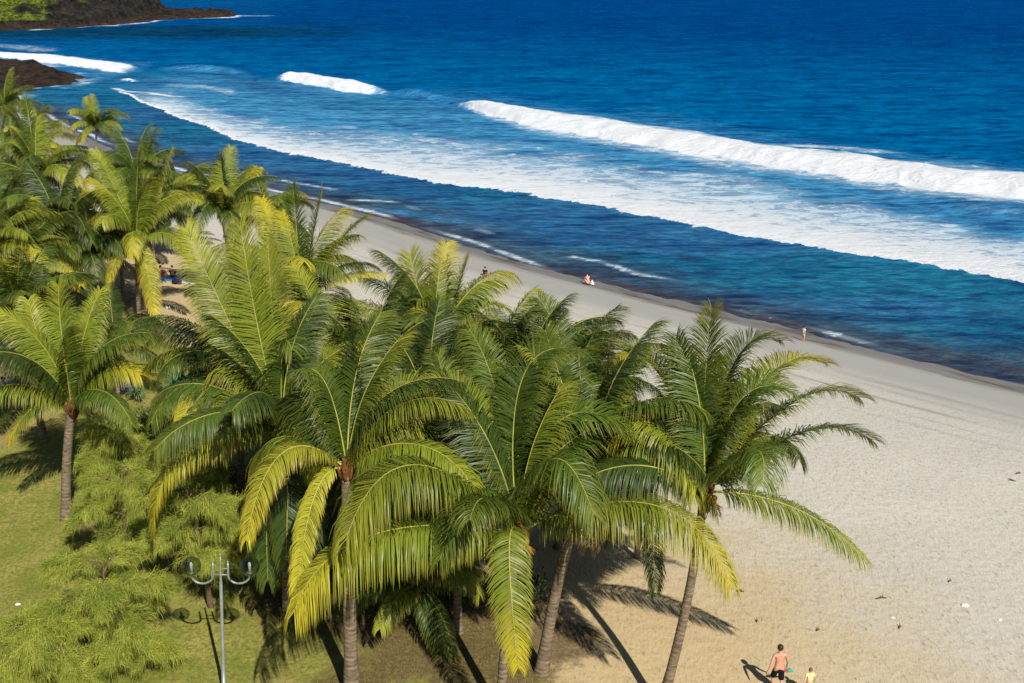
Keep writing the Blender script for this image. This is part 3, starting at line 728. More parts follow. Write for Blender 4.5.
palm((282, 432), (288, 612), label='palm left of centre with upright fronds and a dark shaded trunk beside the lawn', seed=5,
  heroes=[((255, 330), (240, 222), .5, .9, 'fresh', {'roll': 60, 'droop': .15, 'v': 8, 'leaf': 1.05}), ((272, 320), (268, 240), .9, 1.6, 'fresh', {'roll': 50, 'droop': .15}),
   ((222, 352), (220, 450), -.8, -1.2, 'fresh', {'droop': 1.1, 'leaf': 1.1}), ((222, 325), (208, 398), .1, 0, 'tip', {'droop': .6}), ((218, 300), (186, 228), .8, 1.6, 'fresh', {'droop': .3, 'roll': 40}),
   ((303, 325), (334, 398), -.2, -.2, 'fresh', {'droop': .5}), ((278, 310), (292, 350), -1.2, -1.4, 'green', {'droop': .5}), ((150, 430), (154, 530), -1.2, -1.8, 'yellow', {'droop': 1.2, 'leaf': .95}),
   ((210, 400), (150, 450), .4, .5, 'fresh', {'droop': .6}), ((290, 350), (320, 300), .8, 1.5, 'green', {}), ((312, 470), (300, 590), -1.2, -1.4, 'dark', {'droop': .9}), ((262, 470), (268, 580), -1.2, -1.4, 'dark', {'droop': .9}), ((290, 440), (286, 560), -2.0, -2.4, 'dark', {'droop': .8, 'side': np.array([1., 0, 0])})],
  nrand=12, yellow=.3)
palm((300, 298), None, 7.0, label='palm by the sand with two orange-yellow fronds pointing right', seed=6, fruit=1,
  heroes=[((298, 240), (293, 186), .2, .4, 'green', {'roll': 60, 'droop': .15}), ((312, 240), (322, 192), .3, .5, 'fresh', {'roll': 60, 'droop': .15}), ((338, 235), (368, 216), .2, .3, 'fresh', {'roll': 30, 'droop': .3}),
   ((345, 252), (376, 268), -.3, -.4, 'dark', {'droop': .6}), ((350, 268), (385, 276), -.6, -.8, 'yellow', {'droop': .6, 'leaf': .6}), ((272, 296), (240, 312), -1, -1.5, 'yellow', {'droop': .5, 'leaf': .6}),
   ((345, 290), (378, 340), -1, -1.2, 'fresh', {'droop': .7}), ((275, 235), (262, 200), .5, .8, 'tip', {})], nrand=9, yellow=.35, avoid=[(0, 30)])
palm((437, 348), None, 7.0, label='palm in the middle whose green top stands out against the pale beach', seed=7,
  heroes=[((418, 300), (410, 254), .2, .4, 'fresh', {'roll': 60, 'droop': .15}), ((443, 300), (446, 262), .3, .5, 'green', {'roll': 60, 'droop': .2}), ((458, 290), (468, 258), .3, .5, 'tip', {'roll': 50, 'droop': .15}),
   ((478, 285), (510, 312), .1, .1, 'fresh', {'droop': .6}), ((485, 300), (505, 335), -.8, -1, 'tip', {'droop': .7}), ((400, 285), (366, 280), 0, 0, 'green', {'droop': .6}), ((385, 300), (335, 305), -.8, -1, 'fresh', {'droop': .6}),
   ((430, 290), (418, 300), -1.8, -2.2, 'green', {})], nrand=10, yellow=.2, avoid=[(0, 18), (180, 12)])
palm((137, 243), (140, 327), label='palm with a straight dark trunk and one yellow frond hanging over pale sand', seed=8, fruit=1,
  heroes=[((142, 240), (155, 315), -1.5, -1.8, 'yellow', {'droop': .3, 'leaf': .8, 'side': np.array([1., 0, 0])}), ((172, 215), (192, 262), -.4, -.6, 'tip', {'droop': 1.1}), ((100, 190), (86, 232), -.3, -.4, 'tip', {'droop': 1}),
   ((135, 190), (140, 140), .3, .6, 'green', {'roll': 60}), ((170, 185), (200, 195), .3, .5, 'fresh', {}), ((118, 190), (95, 150), .4, .8, 'fresh', {}), ((160, 180), (172, 150), .6, 1, 'fresh', {'roll': 40}),
   ((105, 245), (55, 275), -.8, -1, 'fresh', {'droop': .9}), ((120, 235), (108, 285), -1.6, -2, 'yellow', {'droop': .6, 'leaf': .7})], nrand=8, yellow=.3)
palm((38, 182), None, 7.2, label='palm at upper left with orange flower stalks under its crown', seed=9, fruit=3,
  heroes=[((30, 120), (25, 95), .3, .6, 'green', {'roll': 60}), ((50, 115), (70, 130), .2, .3, 'fresh', {}), ((60, 125), (92, 160), 0, 0, 'fresh', {'droop': .7}), ((70, 150), (85, 195), -.5, -.6, 'tip', {'droop': .9}),
   ((15, 125), (0, 150), 0, 0, 'fresh', {}), ((20, 170), (5, 195), -1, -1.2, 'yellow', {'leaf': .5})], nrand=12, yellow=.2)
palm((72, 408), (66, 520), label='short palm standing alone on the lawn with a mossy grey trunk', seed=10, tr=1.3,
  heroes=[((60, 340), (58, 285), .3, .6, 'fresh', {'roll': 55, 'droop': .2}), ((92, 330), (135, 340), .3, .4, 'fresh', {'droop': .7}), ((30, 340), (5, 330), .3, .5, 'green', {'droop': .5}), ((105, 350), (140, 375), -.4, -.5, 'tip', {'droop': .8}),
   ((35, 385), (10, 440), -.6, -.8, 'tip', {'droop': 1.1, 'leaf': .8}), ((80, 330), (100, 290), .8, 1.5, 'fresh', {}), ((45, 370), (28, 300), 0, 0, 'fresh', {})], nrand=9, yellow=.25, avoid=[(-90, 30)])
palm((222, 216), None, 6.5, label='palm near the waterline with a short dark upright spear of fronds', seed=11,
  heroes=[((222, 190), (221, 155), .1, .2, 'dark', {'roll': 60, 'droop': .15}), ((240, 180), (258, 168), .2, .4, 'tip', {}), ((255, 180), (266, 205), -.3, -.4, 'fresh', {'droop': .7})], nrand=13, yellow=.2)
L0 = 'palm in the background grove '
for i, (c, h, lab, sc_, ft) in enumerate([
  ((136, 182), 6.0, 'palm with broad arching fronds just above the yellow-fronded one', 1.0, 0), ((97, 128), 4.5, 'small far palm with an upright tuft against the blue water', .9, 0),
  ((6, 112), 6.5, 'palm at the left edge with drooping fronds below the dark rocks', 1, 0), ((-14, 262), 6.5, 'palm cut by the left edge with one long frond reaching into the picture', 1, 0),
  ((120, 222), 5.5, 'palm half hidden behind the straight trunked one', .9, 0), ((60, 232), 6.0, 'palm in the shady grove above the lawn at left', 1, 1),
  ((12, 190), 6.0, 'palm in the deep shade at the far left of the grove', 1, 0), ((180, 196), 4.5, 'low far palm beside a patch of pale sand', .9, 0),
  ((268, 215), 5.5, 'pale green palm between the spear topped one and the beach', .85, 0),
  ((372, 390), 6.5, 'palm with curling fronds in the middle of the dense grove', 1, 0), ((430, 425), 6.5, 'shaded palm filling the grove left of the foremost one', 1, 0),
  ((525, 394), 6.5, 'palm behind the foremost one with fine upright leaves', 1, 0), ((325, 374), 5.5, 'palm in the grove below the seated bather', .95, 0),
  ((245, 375), 6.3, 'palm behind the green spiky bush with arching fronds', .95, 0), ((455, 470), 6.0, 'low dark palm in the shade of the foremost one', .9, 0),
  ((20, 330), 5.5, 'dark palm at left edge behind the lone lawn palm', .95, 0), ((575, 412), 6.0, 'palm between the foremost one and the rightmost one', .95, 0),
  ((398, 500), 3.2, 'young palm without a visible trunk in the dark gap left of the foremost one', .8, 0), ((318, 415), 3.5, 'young palm under the crowns left of the middle', .85, 0),
  ((470, 415), 4.0, 'young palm low in the thick of the grove', .85, 0), ((640, 470), 4.0, 'young palm left of the rightmost one, partly hidden', .75, 0),
  
  ((28, 148), 5.5, 'palm high in the left grove below the rocks', .95, 0), ((90, 255), 4.5, 'palm whose fronds droop over the shaded lawn edge', .95, 0),
  ((25, 265), 5.0, 'palm left of the shaded lawn edge with a pale trunk', .95, 0),
  ((150, 208), 4.5, 'palm directly behind the yellow-fronded one', .85, 0),
  ((502, 368), 4.4, 'palm right of the middle one at the sand edge', .85, 0),
  ((115, 345), 3.2, 'young palm on the lawn right of the lone short one', .7, 0), ((418, 585), 1.7, 'young trunkless palm added to deepen the shade left of the foremost one', .6, 0), ((3, 225), 5, 'palm touching the left edge in the darkest shade', .95, 0)]):  # the trunkless palm by the foremost one is added to deepen the shade
    palm(c, None, h, label=lab, seed=40+i, nrand=25 if sc_ > .9 else 20, yellow=.12, shade_tone=(i in (4, 5, 6, 10, 11, 15, 16) or (i >= 18 and i % 2 == 0)), scale=sc_, fruit=ft, tiers=[0, 1, 2, 1, 2, 3, 1, 2, 0, 3, 2, 4, 1, 3, 2, 4, 3, 1, 2, 4, 3, 1])

# ------------------------------------------------------------------ casuarinas
def mat_needle():
    b = NB('casuarina_needles'); v = b.attr('v'); p = b.pos()
    col = b.mix(v, s2l(132, 146, 52), s2l(194, 196, 88)); col = b.mix(b.rng(b.noise(p, 1.0, 3), .4, .65, 0, .5), col, s2l(104, 124, 46))
    pr = b.pbr(col, .6, .2); t = b.N.new('ShaderNodeBsdfTranslucent'); b.set(t.inputs[0], col)
    return b.done(mixsh(b, .3, pr, t.outputs[0]))
MND = mat_needle(); MBK = simple('casuarina_bark', s2l(104, 84, 66), .9, .1, 0, .3, 8, .03)
def casuarina(base, top_h, spread, label, seed, n_limb=12, dens=1.0, lean=(0, 0), low=.25):
    r = np.random.default_rng(seed); B = gpx(*base)
    root = thing('casuarina_tree', label, 'tree', tuple(B), 0, 'feathery casuarina trees on the lawn')
    tip = np.array([lean[0], lean[1], top_h]); tr = bez(np.zeros(3)-[0, 0, .2], np.array([lean[0]*.2, lean[1]*.2, top_h*.6]), tip, 16)
    mb = MB(); mb.tube(tr, np.linspace(.13, .02, 16), 8); mb.build('trunk', MBK, root)
    SP = []; SD = []
    lm = MB()
    for i in range(n_limb):
        f = low+(1-low)*(i+.5)/n_limb; p0 = np.array([np.interp(f, np.linspace(0, 1, 16), tr[:, k]) for k in range(3)])
        az = i*2.4+r.uniform(-.4, .4); L = spread*(1.1-.55*(f-low))*r.uniform(.75, 1.15); up = r.uniform(.15, .6)
        d = np.array([math.cos(az), math.sin(az), 0])
        P = bez(p0, p0+d*L*.5+[0, 0, L*up*.7], p0+d*L+[0, 0, L*(up-.5)], 14); lm.tube(P, np.linspace(.045, .008, 14), 5)
        for k in range(2, 14):
            for jj in range(2 if k % 2 else 3):
                a2 = az+r.uniform(-1.4, 1.4); l2 = r.uniform(.35, 1.25)*(1.15-k/16); dd = np.array([math.cos(a2), math.sin(a2), r.uniform(-.15, .45)])
                Q = bez(P[k], P[k]+dd*l2*.6, P[k]+dd*l2+[0, 0, -.3*l2], 6); lm.tube(Q, [.01, .008, .007, .006, .005, .004], 3, False)
                for q in Q[1:]:
                    SP.append(q); SD.append(dd)
    lm.build('branches', MBK, root)
    SP = np.array(SP); SD = np.array(SD); rep = max(1, int(18*dens))
    p0 = np.repeat(SP, rep, 0)+r.normal(0, .06, (len(SP)*rep, 3)); d0 = np.repeat(SD, rep, 0)*.8+[0, 0, -.05]+r.normal(0, .38, (len(SP)*rep, 3))
    d0 /= np.linalg.norm(d0, axis=1)[:, None]; M = len(p0); ln = r.uniform(.22, .62, M)[:, None]*r.uniform(.6, 1, M)[:, None]
    p1 = p0+d0*ln*.5; d1 = d0+[0, 0, -2.0]; d1 /= np.linalg.norm(d1, axis=1)[:, None]; p2 = p1+d1*ln*.6
    wv = np.cross(d0, r.normal(0, 1, (M, 3))); wv /= np.linalg.norm(wv, axis=1)[:, None]; wv *= .005
    V = np.stack([p0-wv, p0+wv, p1-wv, p1+wv, p2], 1).reshape(-1, 3); b0 = np.arange(M)*5
    Q = np.stack([b0, b0+1, b0+3, b0+2], 1); T = np.stack([b0+2, b0+3, b0+4], 1)
    link('foliage', mesh_np('foliage', V, Q, T, MND, False, {'v': ('FLOAT', np.repeat(r.uniform(0, 1, len(SP)), rep*5))}), root)
    return root
casuarina((211, 607), 4.6, 2.0, 'casuarina with its trunk base showing on the grass right behind the street lamp', 1, 13, 1.0, (-.5, .2), .35)
casuarina((110, 665), 3.6, 2.4, 'large spreading casuarina at the bottom left, closest to the camera', 2, 13, 1.15, (.1, .3), .15)
casuarina((40, 690), 2.4, 2.2, 'low casuarina cut by the bottom left corner of the picture', 3, 11, 1.1, (0, .2), .2)
casuarina((128, 560), 3.6, 2.2, 'casuarina behind the largest one, right of the lone palm trunk', 4, 12, 1.0, (.1, .2), .2)
casuarina((120, 505), 3.4, 2.0, 'darker casuarina furthest back, between the lone palm and the spiky bushes', 5, 11, 1.0, (0, 0), .2)
casuarina((190, 540), 3.0, 1.9, 'casuarina under the yellow horizontal palm frond', 6, 11, 1.0, (0, 0), .2)

# ------------------------------------------------------------------ spiky pandanus bushes
def mat_spike():
    b = NB('pandanus_leaf'); v = b.attr('v'); col = b.mix(v, s2l(58, 98, 62), s2l(112, 146, 96)); return b.done(b.pbr(col, .4, .35))
MSP = mat_spike()
def pandanus(base, label, seed, heads=4, size=1.0):
    r = np.random.default_rng(seed); B = gpx(*base); root = thing('pandanus_bush', label, 'bush', tuple(B), 0, 'spiky pandanus bushes')
    st = MB(); 
    for hIdx in range(heads):
        a = hIdx*2.3; off = np.array([math.cos(a), math.sin(a), 0])*r.uniform(.15, .7)*size*(hIdx > 0); top = off+[0, 0, r.uniform(.6, 1.2)*size]
        st.tube(bez(np.array([0, 0, -.1]), off*.8, top, 6), .06, 6)
        V = []; Q = []; vv = []
        M = 58
        for i in range(M):
            az = r.uniform(0, 6.28); el = rad(r.uniform(-5, 85)); L = r.uniform(.7, 1.1)*size; d = np.array([math.cos(az)*math.cos(el), math.sin(az)*math.cos(el), math.sin(el)])
            s_ = np.array([-math.sin(az), math.cos(az), 0]); n0 = len(V); pts = bez(top, top+d*L*.6, top+d*L+[0, 0, -.35*L*math.cos(el)], 5)
            for k, p in enumerate(pts): ww = [.03, .035, .03, .02, .003][k]*size; V += [p-s_*ww, p+s_*ww]; vv += [r.uniform(0, 1)]*2
            for k in range(4): Q.append((n0+2*k, n0+2*k+1, n0+2*k+3, n0+2*k+2))
        link('leaf_rosette', mesh_np('leaf_rosette', V, Q, None, MSP, False, {'v': ('FLOAT', vv)}), root)
    st.build('stem', MBK, root)
pandanus((182, 402), 'blue-green spiky bush on the lawn below the gap with sand', 1, 3, 1.0)
pandanus((188, 487), 'blue-green spiky bush between casuarinas and the white sheened frond', 2, 5, 1.15)
pandanus((140, 402), 'small spiky bush beside the picnic blanket', 3, 3, .7)
pandanus((118, 452), 'dark spiky bush in front of the brown dry undergrowth', 4, 4, .9)

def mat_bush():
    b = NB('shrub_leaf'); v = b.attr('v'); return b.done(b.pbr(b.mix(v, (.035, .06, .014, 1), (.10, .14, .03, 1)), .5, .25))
MBU = mat_bush()
def shrub(base, label, seed, w_=1.6, h=1.5):
    r = np.random.default_rng(seed); B = gpx(*base); root = thing('shrub', label, 'shrub', tuple(B), 0, 'dark shrubs in the shade of the palms')
    st = MB(); P = []
    for k in range(14):
        a = r.uniform(0, 6.28); e = np.array([math.cos(a)*r.uniform(.2, 1)*w_, math.sin(a)*r.uniform(.2, 1)*w_, h*r.uniform(.4, 1)])
        Q = bez(np.array([0, 0, -.1]), e*[.3, .3, .8], e, 10); st.tube(Q, np.linspace(.04, .008, 10), 5)
        for q in Q[3:]: P += [q+r.normal(0, .22, 3) for _ in range(26)]
    st.build('stems', MBK, root)
    P = np.array(P); M = len(P); d = r.normal(0, 1, (M, 3)); d /= np.linalg.norm(d, axis=1)[:, None]; e = np.cross(d, r.normal(0, 1, (M, 3))); e /= np.linalg.norm(e, axis=1)[:, None]
    L = r.uniform(.06, .13, M)[:, None]; V = np.stack([P-d*L, P+e*L*.4, P+d*L, P-e*L*.4], 1).reshape(-1, 3); b0 = np.arange(M)*4
    link('foliage', mesh_np('foliage', V, np.stack([b0, b0+1, b0+2, b0+3], 1), None, MBU, False, {'v': ('FLOAT', np.repeat(r.uniform(0, 1, M), 4))}), root)
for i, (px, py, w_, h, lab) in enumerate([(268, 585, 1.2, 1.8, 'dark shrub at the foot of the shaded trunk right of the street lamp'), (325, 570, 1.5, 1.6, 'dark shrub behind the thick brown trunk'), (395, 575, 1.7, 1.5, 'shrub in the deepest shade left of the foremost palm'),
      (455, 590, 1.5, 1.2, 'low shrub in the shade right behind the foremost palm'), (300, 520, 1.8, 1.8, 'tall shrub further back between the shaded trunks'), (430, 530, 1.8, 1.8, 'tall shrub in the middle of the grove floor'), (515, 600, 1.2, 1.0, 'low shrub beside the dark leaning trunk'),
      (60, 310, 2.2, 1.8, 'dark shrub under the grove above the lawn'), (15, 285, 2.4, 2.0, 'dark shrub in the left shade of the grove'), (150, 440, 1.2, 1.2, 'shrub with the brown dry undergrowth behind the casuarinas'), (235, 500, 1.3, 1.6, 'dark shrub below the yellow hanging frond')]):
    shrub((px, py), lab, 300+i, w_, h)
# ------------------------------------------------------------------ grass blades (stuff)
def lawn():
    pts = []
    r = np.random.default_rng(5)
    n = 210000
    x = r.uniform(-24, 4, n); y = r.uniform(26, 66, n); g = grass_side(x, y)*GS+(vnoise(x, y, 77, 4, 1.6)-.5)*5
    keep = (g > 0) & (r.uniform(0, 1, n) < np.clip(48/y-.35, .1, 1)*(.35+.9*vnoise(x, y, 78, 3, 1.2)))
    x = x[keep]; y = y[keep]; z = ground_z(x, y)
    m = len(x); hgt = r.uniform(.03, .075, m); az = r.uniform(0, 6.28, m); lx = r.normal(0, .03, m); ly = r.normal(0, .03, m)
    wx = np.cos(az)*.007; wy = np.sin(az)*.007
    V = np.stack([np.stack([x-wx, y-wy, z-.01], 1), np.stack([x+wx, y+wy, z-.01], 1), np.stack([x+lx, y+ly, z+hgt], 1)], 1).reshape(-1, 3)
    b = NB('grass_blade'); v = b.attr('v'); col = b.mix(v, s2l(100, 114, 40), s2l(164, 156, 80)); mt = b.done(b.pbr(col, .7, .15))
    o = link('grass', mesh_np('grass', V, None, np.arange(3*m).reshape(-1, 3), mt, False, {'v': ('FLOAT', np.repeat(r.uniform(0, 1, m), 3))}))
    o['kind'] = 'stuff'; o['label'] = 'short dry green lawn grass'; o['category'] = 'grass'
lawn()

# ------------------------------------------------------------------ street lamp
MPOLE = simple('painted_pole', s2l(138, 144, 138), .45, .4, .35, .12, 5)
MWHT = simple('lamp_white', (.8, .8, .8), .4, .4, 0, .05)
gb = NB('lamp_glass'); gl = gb.N.new('ShaderNodeBsdfGlossy'); gl.inputs['Roughness'].default_value = .08; gl.inputs[0].default_value = (.9, .95, 1, 1)
tr_ = gb.N.new('ShaderNodeBsdfTransparent'); tr_.inputs[0].default_value = (.58, .62, .58, 1)
fr = gb.N.new('ShaderNodeLayerWeight'); fr.inputs[0].default_value = .28
MGL = gb.done(mixsh(gb, gb.math('MULTIPLY', fr.outputs[1], .5), tr_.outputs[0], gl.outputs[0]))
def lamp():
    B = gpx(224, 691); top = at_y(220, 554, B[1]); Hh = top[2]-B[2]; dx = top[0]-B[0]
    root = thing('street_lamp', 'tall grey street lamp with two clear globes on curved arms', 'street lamp', tuple(B))
    P = lambda z, x=0, y=0: np.array([x+dx*z/Hh, y, z])
    MB().tube([P(-.1), P(.06), P(.061), P(1.0), P(1.02), P(Hh*.80), P(Hh*.80+.02), P(Hh*.93), P(Hh-.06)], [.12, .12, .07, .068, .055, .05, .036, .03, .022], 14).build('pole', MPOLE, root)
    MB().blob(P(Hh-.03), (.04, .04, .06), 10, 8).build('finial', MPOLE, root)
    za = Hh-.72
    mb = MB(); mb.tube([P(za, -.27), P(za, .27)], .022, 8); mb.tube([P(za+.22, -.02), P(za+.22, .24)], .018, 8); mb.build('cross_bar', MPOLE, root)
    for sgn in (-1, 1):
        xo = .23*sgn; t = np.linspace(0, math.pi, 18); R_ = .33
        pts = [P(za+.42, xo), P(za+.2, xo), P(za+.02, xo)]+[P(za-.02-R_*math.sin(a)*.85, xo+sgn*R_*(1-math.cos(a))) for a in t]+[P(za+.05, xo+sgn*2*R_)]
        arm = MB().tube(pts, .036, 8).build('arm', MPOLE, root)
        f = MB().blob(P(za+.44, xo), (.03, .03, .05), 8, 6).build('arm_finial', MPOLE, arm)
        c = P(za+.30, xo+sgn*2*R_)
        cup = MB().tube([P(za+.03, xo+sgn*2*R_), P(za+.07, xo+sgn*2*R_), P(za+.10, xo+sgn*2*R_)], [.04, .10, .11], 14).build('lamp_holder', MPOLE, root)
        MB().tube([c+[0, 0, -.2], c+[0, 0, .1], c+[0, 0, .14]], [.045, .045, .02], 10).build('bulb', MWHT, root)
        MB().blob(c, (.30, .30, .30), 24, 16).build('glass_globe', MGL, root)
lamp()

# ------------------------------------------------------------------ people
SKIN = simple('skin_tanned', s2l(198, 144, 118), .55, .3, 0, .08); SKIN2 = simple('skin_light', s2l(214, 160, 132), .55, .3, 0, .08)
def cloth(name, c): return simple(name, c, .85, .1, 0, .15, 8)
BLACK = cloth('cloth_black', s2l(24, 24, 28)); YELS = cloth('cloth_pale_yellow', s2l(232, 222, 150)); WHT = cloth('cloth_white', s2l(232, 232, 236)); NAVY = cloth('cloth_navy', s2l(36, 32, 60))
RED = cloth('cloth_red', s2l(190, 60, 50)); BLUE = cloth('cloth_blue', s2l(90, 150, 190)); PINK = cloth('cloth_pink', s2l(222, 160, 170)); TEAL = cloth('cloth_teal', s2l(60, 150, 130))
HAIR = simple('hair_brown', s2l(58, 40, 30), .6, .3, 0, .3, 20); HAIRL = simple('hair_light_brown', s2l(120, 80, 52), .6, .3, 0, .3, 20); HAIRK = simple('hair_black', s2l(22, 18, 18), .6, .3, 0, .3, 20)
def skin_obj(name, verts, edges, radii, mat, parent, sub=1, root=0):
    me = bpy.data.meshes.new(name); me.from_pydata([tuple(v) for v in verts], edges, []); me.update()
    o = bpy.data.objects.new(name, me); COL.objects.link(o)
    m = o.modifiers.new('s', 'SKIN'); m.use_smooth_shade = True
    for i, rr in enumerate(radii):
        sv = me.skin_vertices[0].data[i]; sv.radius = rr if isinstance(rr, tuple) else (rr, rr); sv.use_root = (i == root)
    o.modifiers.new('u', 'SUBSURF').levels = sub; o.modifiers['u'].render_levels = sub
    dg = bpy.context.evaluated_depsgraph_get(); ev = o.evaluated_get(dg); m2 = bpy.data.meshes.new_from_object(ev); m2.name = name
    bpy.data.objects.remove(o); m2.materials.clear(); m2.materials.append(mat)
    for p in m2.polygons: p.use_smooth = True
    return link(name, m2, parent)
def pose(kind):
    J = dict(pel=(0, 0, .93), wai=(0, .0, 1.08), che=(0, .01, 1.30), nb=(0, 0, 1.46), nk=(0, .01, 1.53), hd=(0, .03, 1.62), ht=(0, .02, 1.71),
        sL=(-.18, 0, 1.41), eL=(-.25, -.04, 1.14), wL=(-.29, .03, .90), hL=(-.30, .05, .82), sR=(.18, 0, 1.41), eR=(.25, -.04, 1.14), wR=(.27, .05, .90), hR=(.27, .07, .82),
        pL=(-.09, 0, .88), kL=(-.10, .04, .49), aL=(-.10, -.02, .09), tL=(-.11, .15, .03), pR=(.09, 0, .88), kR=(.10, .04, .49), aR=(.10, -.02, .09), tR=(.11, .15, .03))
    if kind == 'walk':
        J.update(kL=(-.10, .18, .50), aL=(-.10, .16, .09), tL=(-.11, .33, .03), kR=(.10, .0, .48), aR=(.10, -.28, .14), tR=(.11, -.14, .03), eL=(-.29, -.10, 1.16), wL=(-.37, -.10, .93), hL=(-.40, -.09, .85), eR=(.27, .02, 1.14), wR=(.32, .14, .93), hR=(.33, .18, .86))
    if kind in ('sit', 'crouch'):
        dz = -.80 if kind == 'sit' else -.62
        for k in ('pel', 'wai', 'che', 'nb', 'nk', 'hd', 'ht', 'sL', 'sR', 'eL', 'eR', 'wL', 'wR', 'hL', 'hR', 'pL', 'pR'):
            x, y, z = J[k]; lean = max(0, z-.93)*(.18 if kind == 'sit' else .55); J[k] = (x, y+lean-.1, z+dz)
        J.update(kL=(-.16, .36, .50), kR=(.17, .34, .46), aL=(-.13, .62 if kind == 'sit' else .22, .08), aR=(.13, .58 if kind == 'sit' else .20, .08), tL=(-.14, .78 if kind == 'sit' else .38, .03), tR=(.14, .74 if kind == 'sit' else .36, .03))
        for s_, k in ((-1, 'L'), (1, 'R')):
            sx = J['s'+k]; J['e'+k] = (s_*.26, sx[1]+.16, sx[2]-.22); J['w'+k] = (s_*.18, sx[1]+.36, sx[2]-.26); J['h'+k] = (s_*.15, sx[1]+.43, sx[2]-.28)
    return {k: np.array(v) for k, v in J.items()}
def person(label, px, py, kind, height, rz, top=None, bottom=BLACK, hair=HAIR, skin=SKIN, fine=False, at=None, hold=None, group=None):
    k = height/1.75
    P = at_z(px, py, 0) if False else gpx(px, py) if at is None else at
    root = thing('person', label, 'person', (P[0], P[1], P[2]), rz, group)
    root.scale = (k, k, k)
    J = pose(kind); idx = {}; V = []; R = []
    rr = dict(pel=(.15, .11), wai=(.125, .095), che=(.155, .115), nb=(.075, .065), nk=(.055, .055), hd=(.078, .095), ht=(.055, .065), sL=.058, sR=.058, eL=.040, eR=.040, wL=.027, wR=.027, hL=(.036, .02), hR=(.036, .02),
        pL=.09, pR=.09, kL=.060, kR=.060, aL=.038, aR=.038, tL=(.04, .025), tR=(.04, .025))
    for n_ in J: idx[n_] = len(V); V.append(J[n_]); R.append(rr[n_])
    E = [('pel', 'wai'), ('wai', 'che'), ('che', 'nb'), ('nb', 'nk'), ('nk', 'hd'), ('hd', 'ht'), ('che', 'sL'), ('sL', 'eL'), ('eL', 'wL'), ('wL', 'hL'), ('che', 'sR'), ('sR', 'eR'), ('eR', 'wR'), ('wR', 'hR'),
        ('pel', 'pL'), ('pL', 'kL'), ('kL', 'aL'), ('aL', 'tL'), ('pel', 'pR'), ('pR', 'kR'), ('kR', 'aR'), ('aR', 'tR')]
    E = [(idx[a], idx[b_]) for a, b_ in E]
    if fine:
        for s_, c in ((-1, 'L'), (1, 'R')):
            hnd = J['h'+c]; wr = J['w'+c]; d = hnd-wr; d /= np.linalg.norm(d)
            for fi, (off, ln) in enumerate([(-.027, .055), (-.009, .068), (.009, .064), (.027, .05)]):
                p1 = hnd+np.array([0, off, 0])+d*.03; p2 = p1+d*ln*.5; p3 = p2+(d*.8+np.array([-s_*.5, 0, 0]))*ln*.5
                a = idx['h'+c]
                for p in (p1, p2, p3): V.append(p); R.append(.0095); E.append((a, len(V)-1)); a = len(V)-1
            th = wr+d*.03+np.array([0, .03, 0]); p2 = th+d*.04+np.array([0, .015, 0]); a = idx['h'+c]
            for p in (th+d*.03, p2+d*.02): V.append(p); R.append(.0105); E.append((a, len(V)-1)); a = len(V)-1
    body = skin_obj('body', V, E, R, skin, root, 2 if fine else 1)
    hd = J['hd']; mb = MB(); 
    mb.blob(hd+[0, -.02, .035], (.094, .112, .105), 14, 10, .02); mb.build('hair', hair, root)
    fc = MB(); fc.blob(hd+[0, .085, -.02], (.014, .022, .022), 8, 6); fc.blob(hd+[-.085, .0, -.01], (.012, .022, .032), 8, 6); fc.blob(hd+[.085, .0, -.01], (.012, .022, .032), 8, 6); fc.blob(hd+[0, .045, -.035], (.07, .05, .075), 12, 8); fc.build('face', skin, root)
    ey = MB(); ey.blob(hd+[-.03, .088, .003], (.012, .008, .008), 8, 6); ey.blob(hd+[.03, .088, .003], (.012, .008, .008), 8, 6); ey.build('eyes', HAIRK, root)
    li = MB(); li.blob(hd+[0, .09, -.06], (.024, .009, .007), 8, 6); li.build('mouth', PINK, root)
    g = lambda a, b_, t: J[a]*(1-t)+J[b_]*t
    if bottom is not None:
        vv = [g('pel', 'wai', .4), J['pel'], J['pL'], g('pL', 'kL', .5), g('pL', 'kL', 1.05), J['pR'], g('pR', 'kR', .5), g('pR', 'kR', 1.05)]
        skin_obj('shorts', vv, [(0, 1), (1, 2), (2, 3), (3, 4), (1, 5), (5, 6), (6, 7)], [(.15, .12), (.175, .135), .115, .112, .105, .115, .112, .105], bottom, root, 1, 1)
    if top is not None:
        vv = [J['pel'], J['wai'], J['che'], g('che', 'nb', .8), J['sL'], g('sL', 'eL', .55), J['sR'], g('sR', 'eR', .55)]
        skin_obj('shirt', vv, [(0, 1), (1, 2), (2, 3), (2, 4), (4, 5), (2, 6), (6, 7)], [(.165, .13), (.145, .115), (.168, .13), (.085, .08), .07, .058, .07, .058], top, root, 1, 2)
    return root
def foot_from_head(px, py, h):
    p = above_px(px, py, h); return np.array([p[0], p[1], gz(p[0], p[1])])
man = person('shirtless man in black shorts walking away across the sand', 0, 0, 'walk', 1.80, rad(6), None, BLACK, HAIR, SKIN, True, at=foot_from_head(781, 645, 1.80))
kid = person('small child in a pale yellow shirt walking beside the shirtless man', 0, 0, 'walk', 1.12, rad(4), YELS, BLUE, HAIRL, SKIN2, True, at=foot_from_head(811, 668, 1.12))
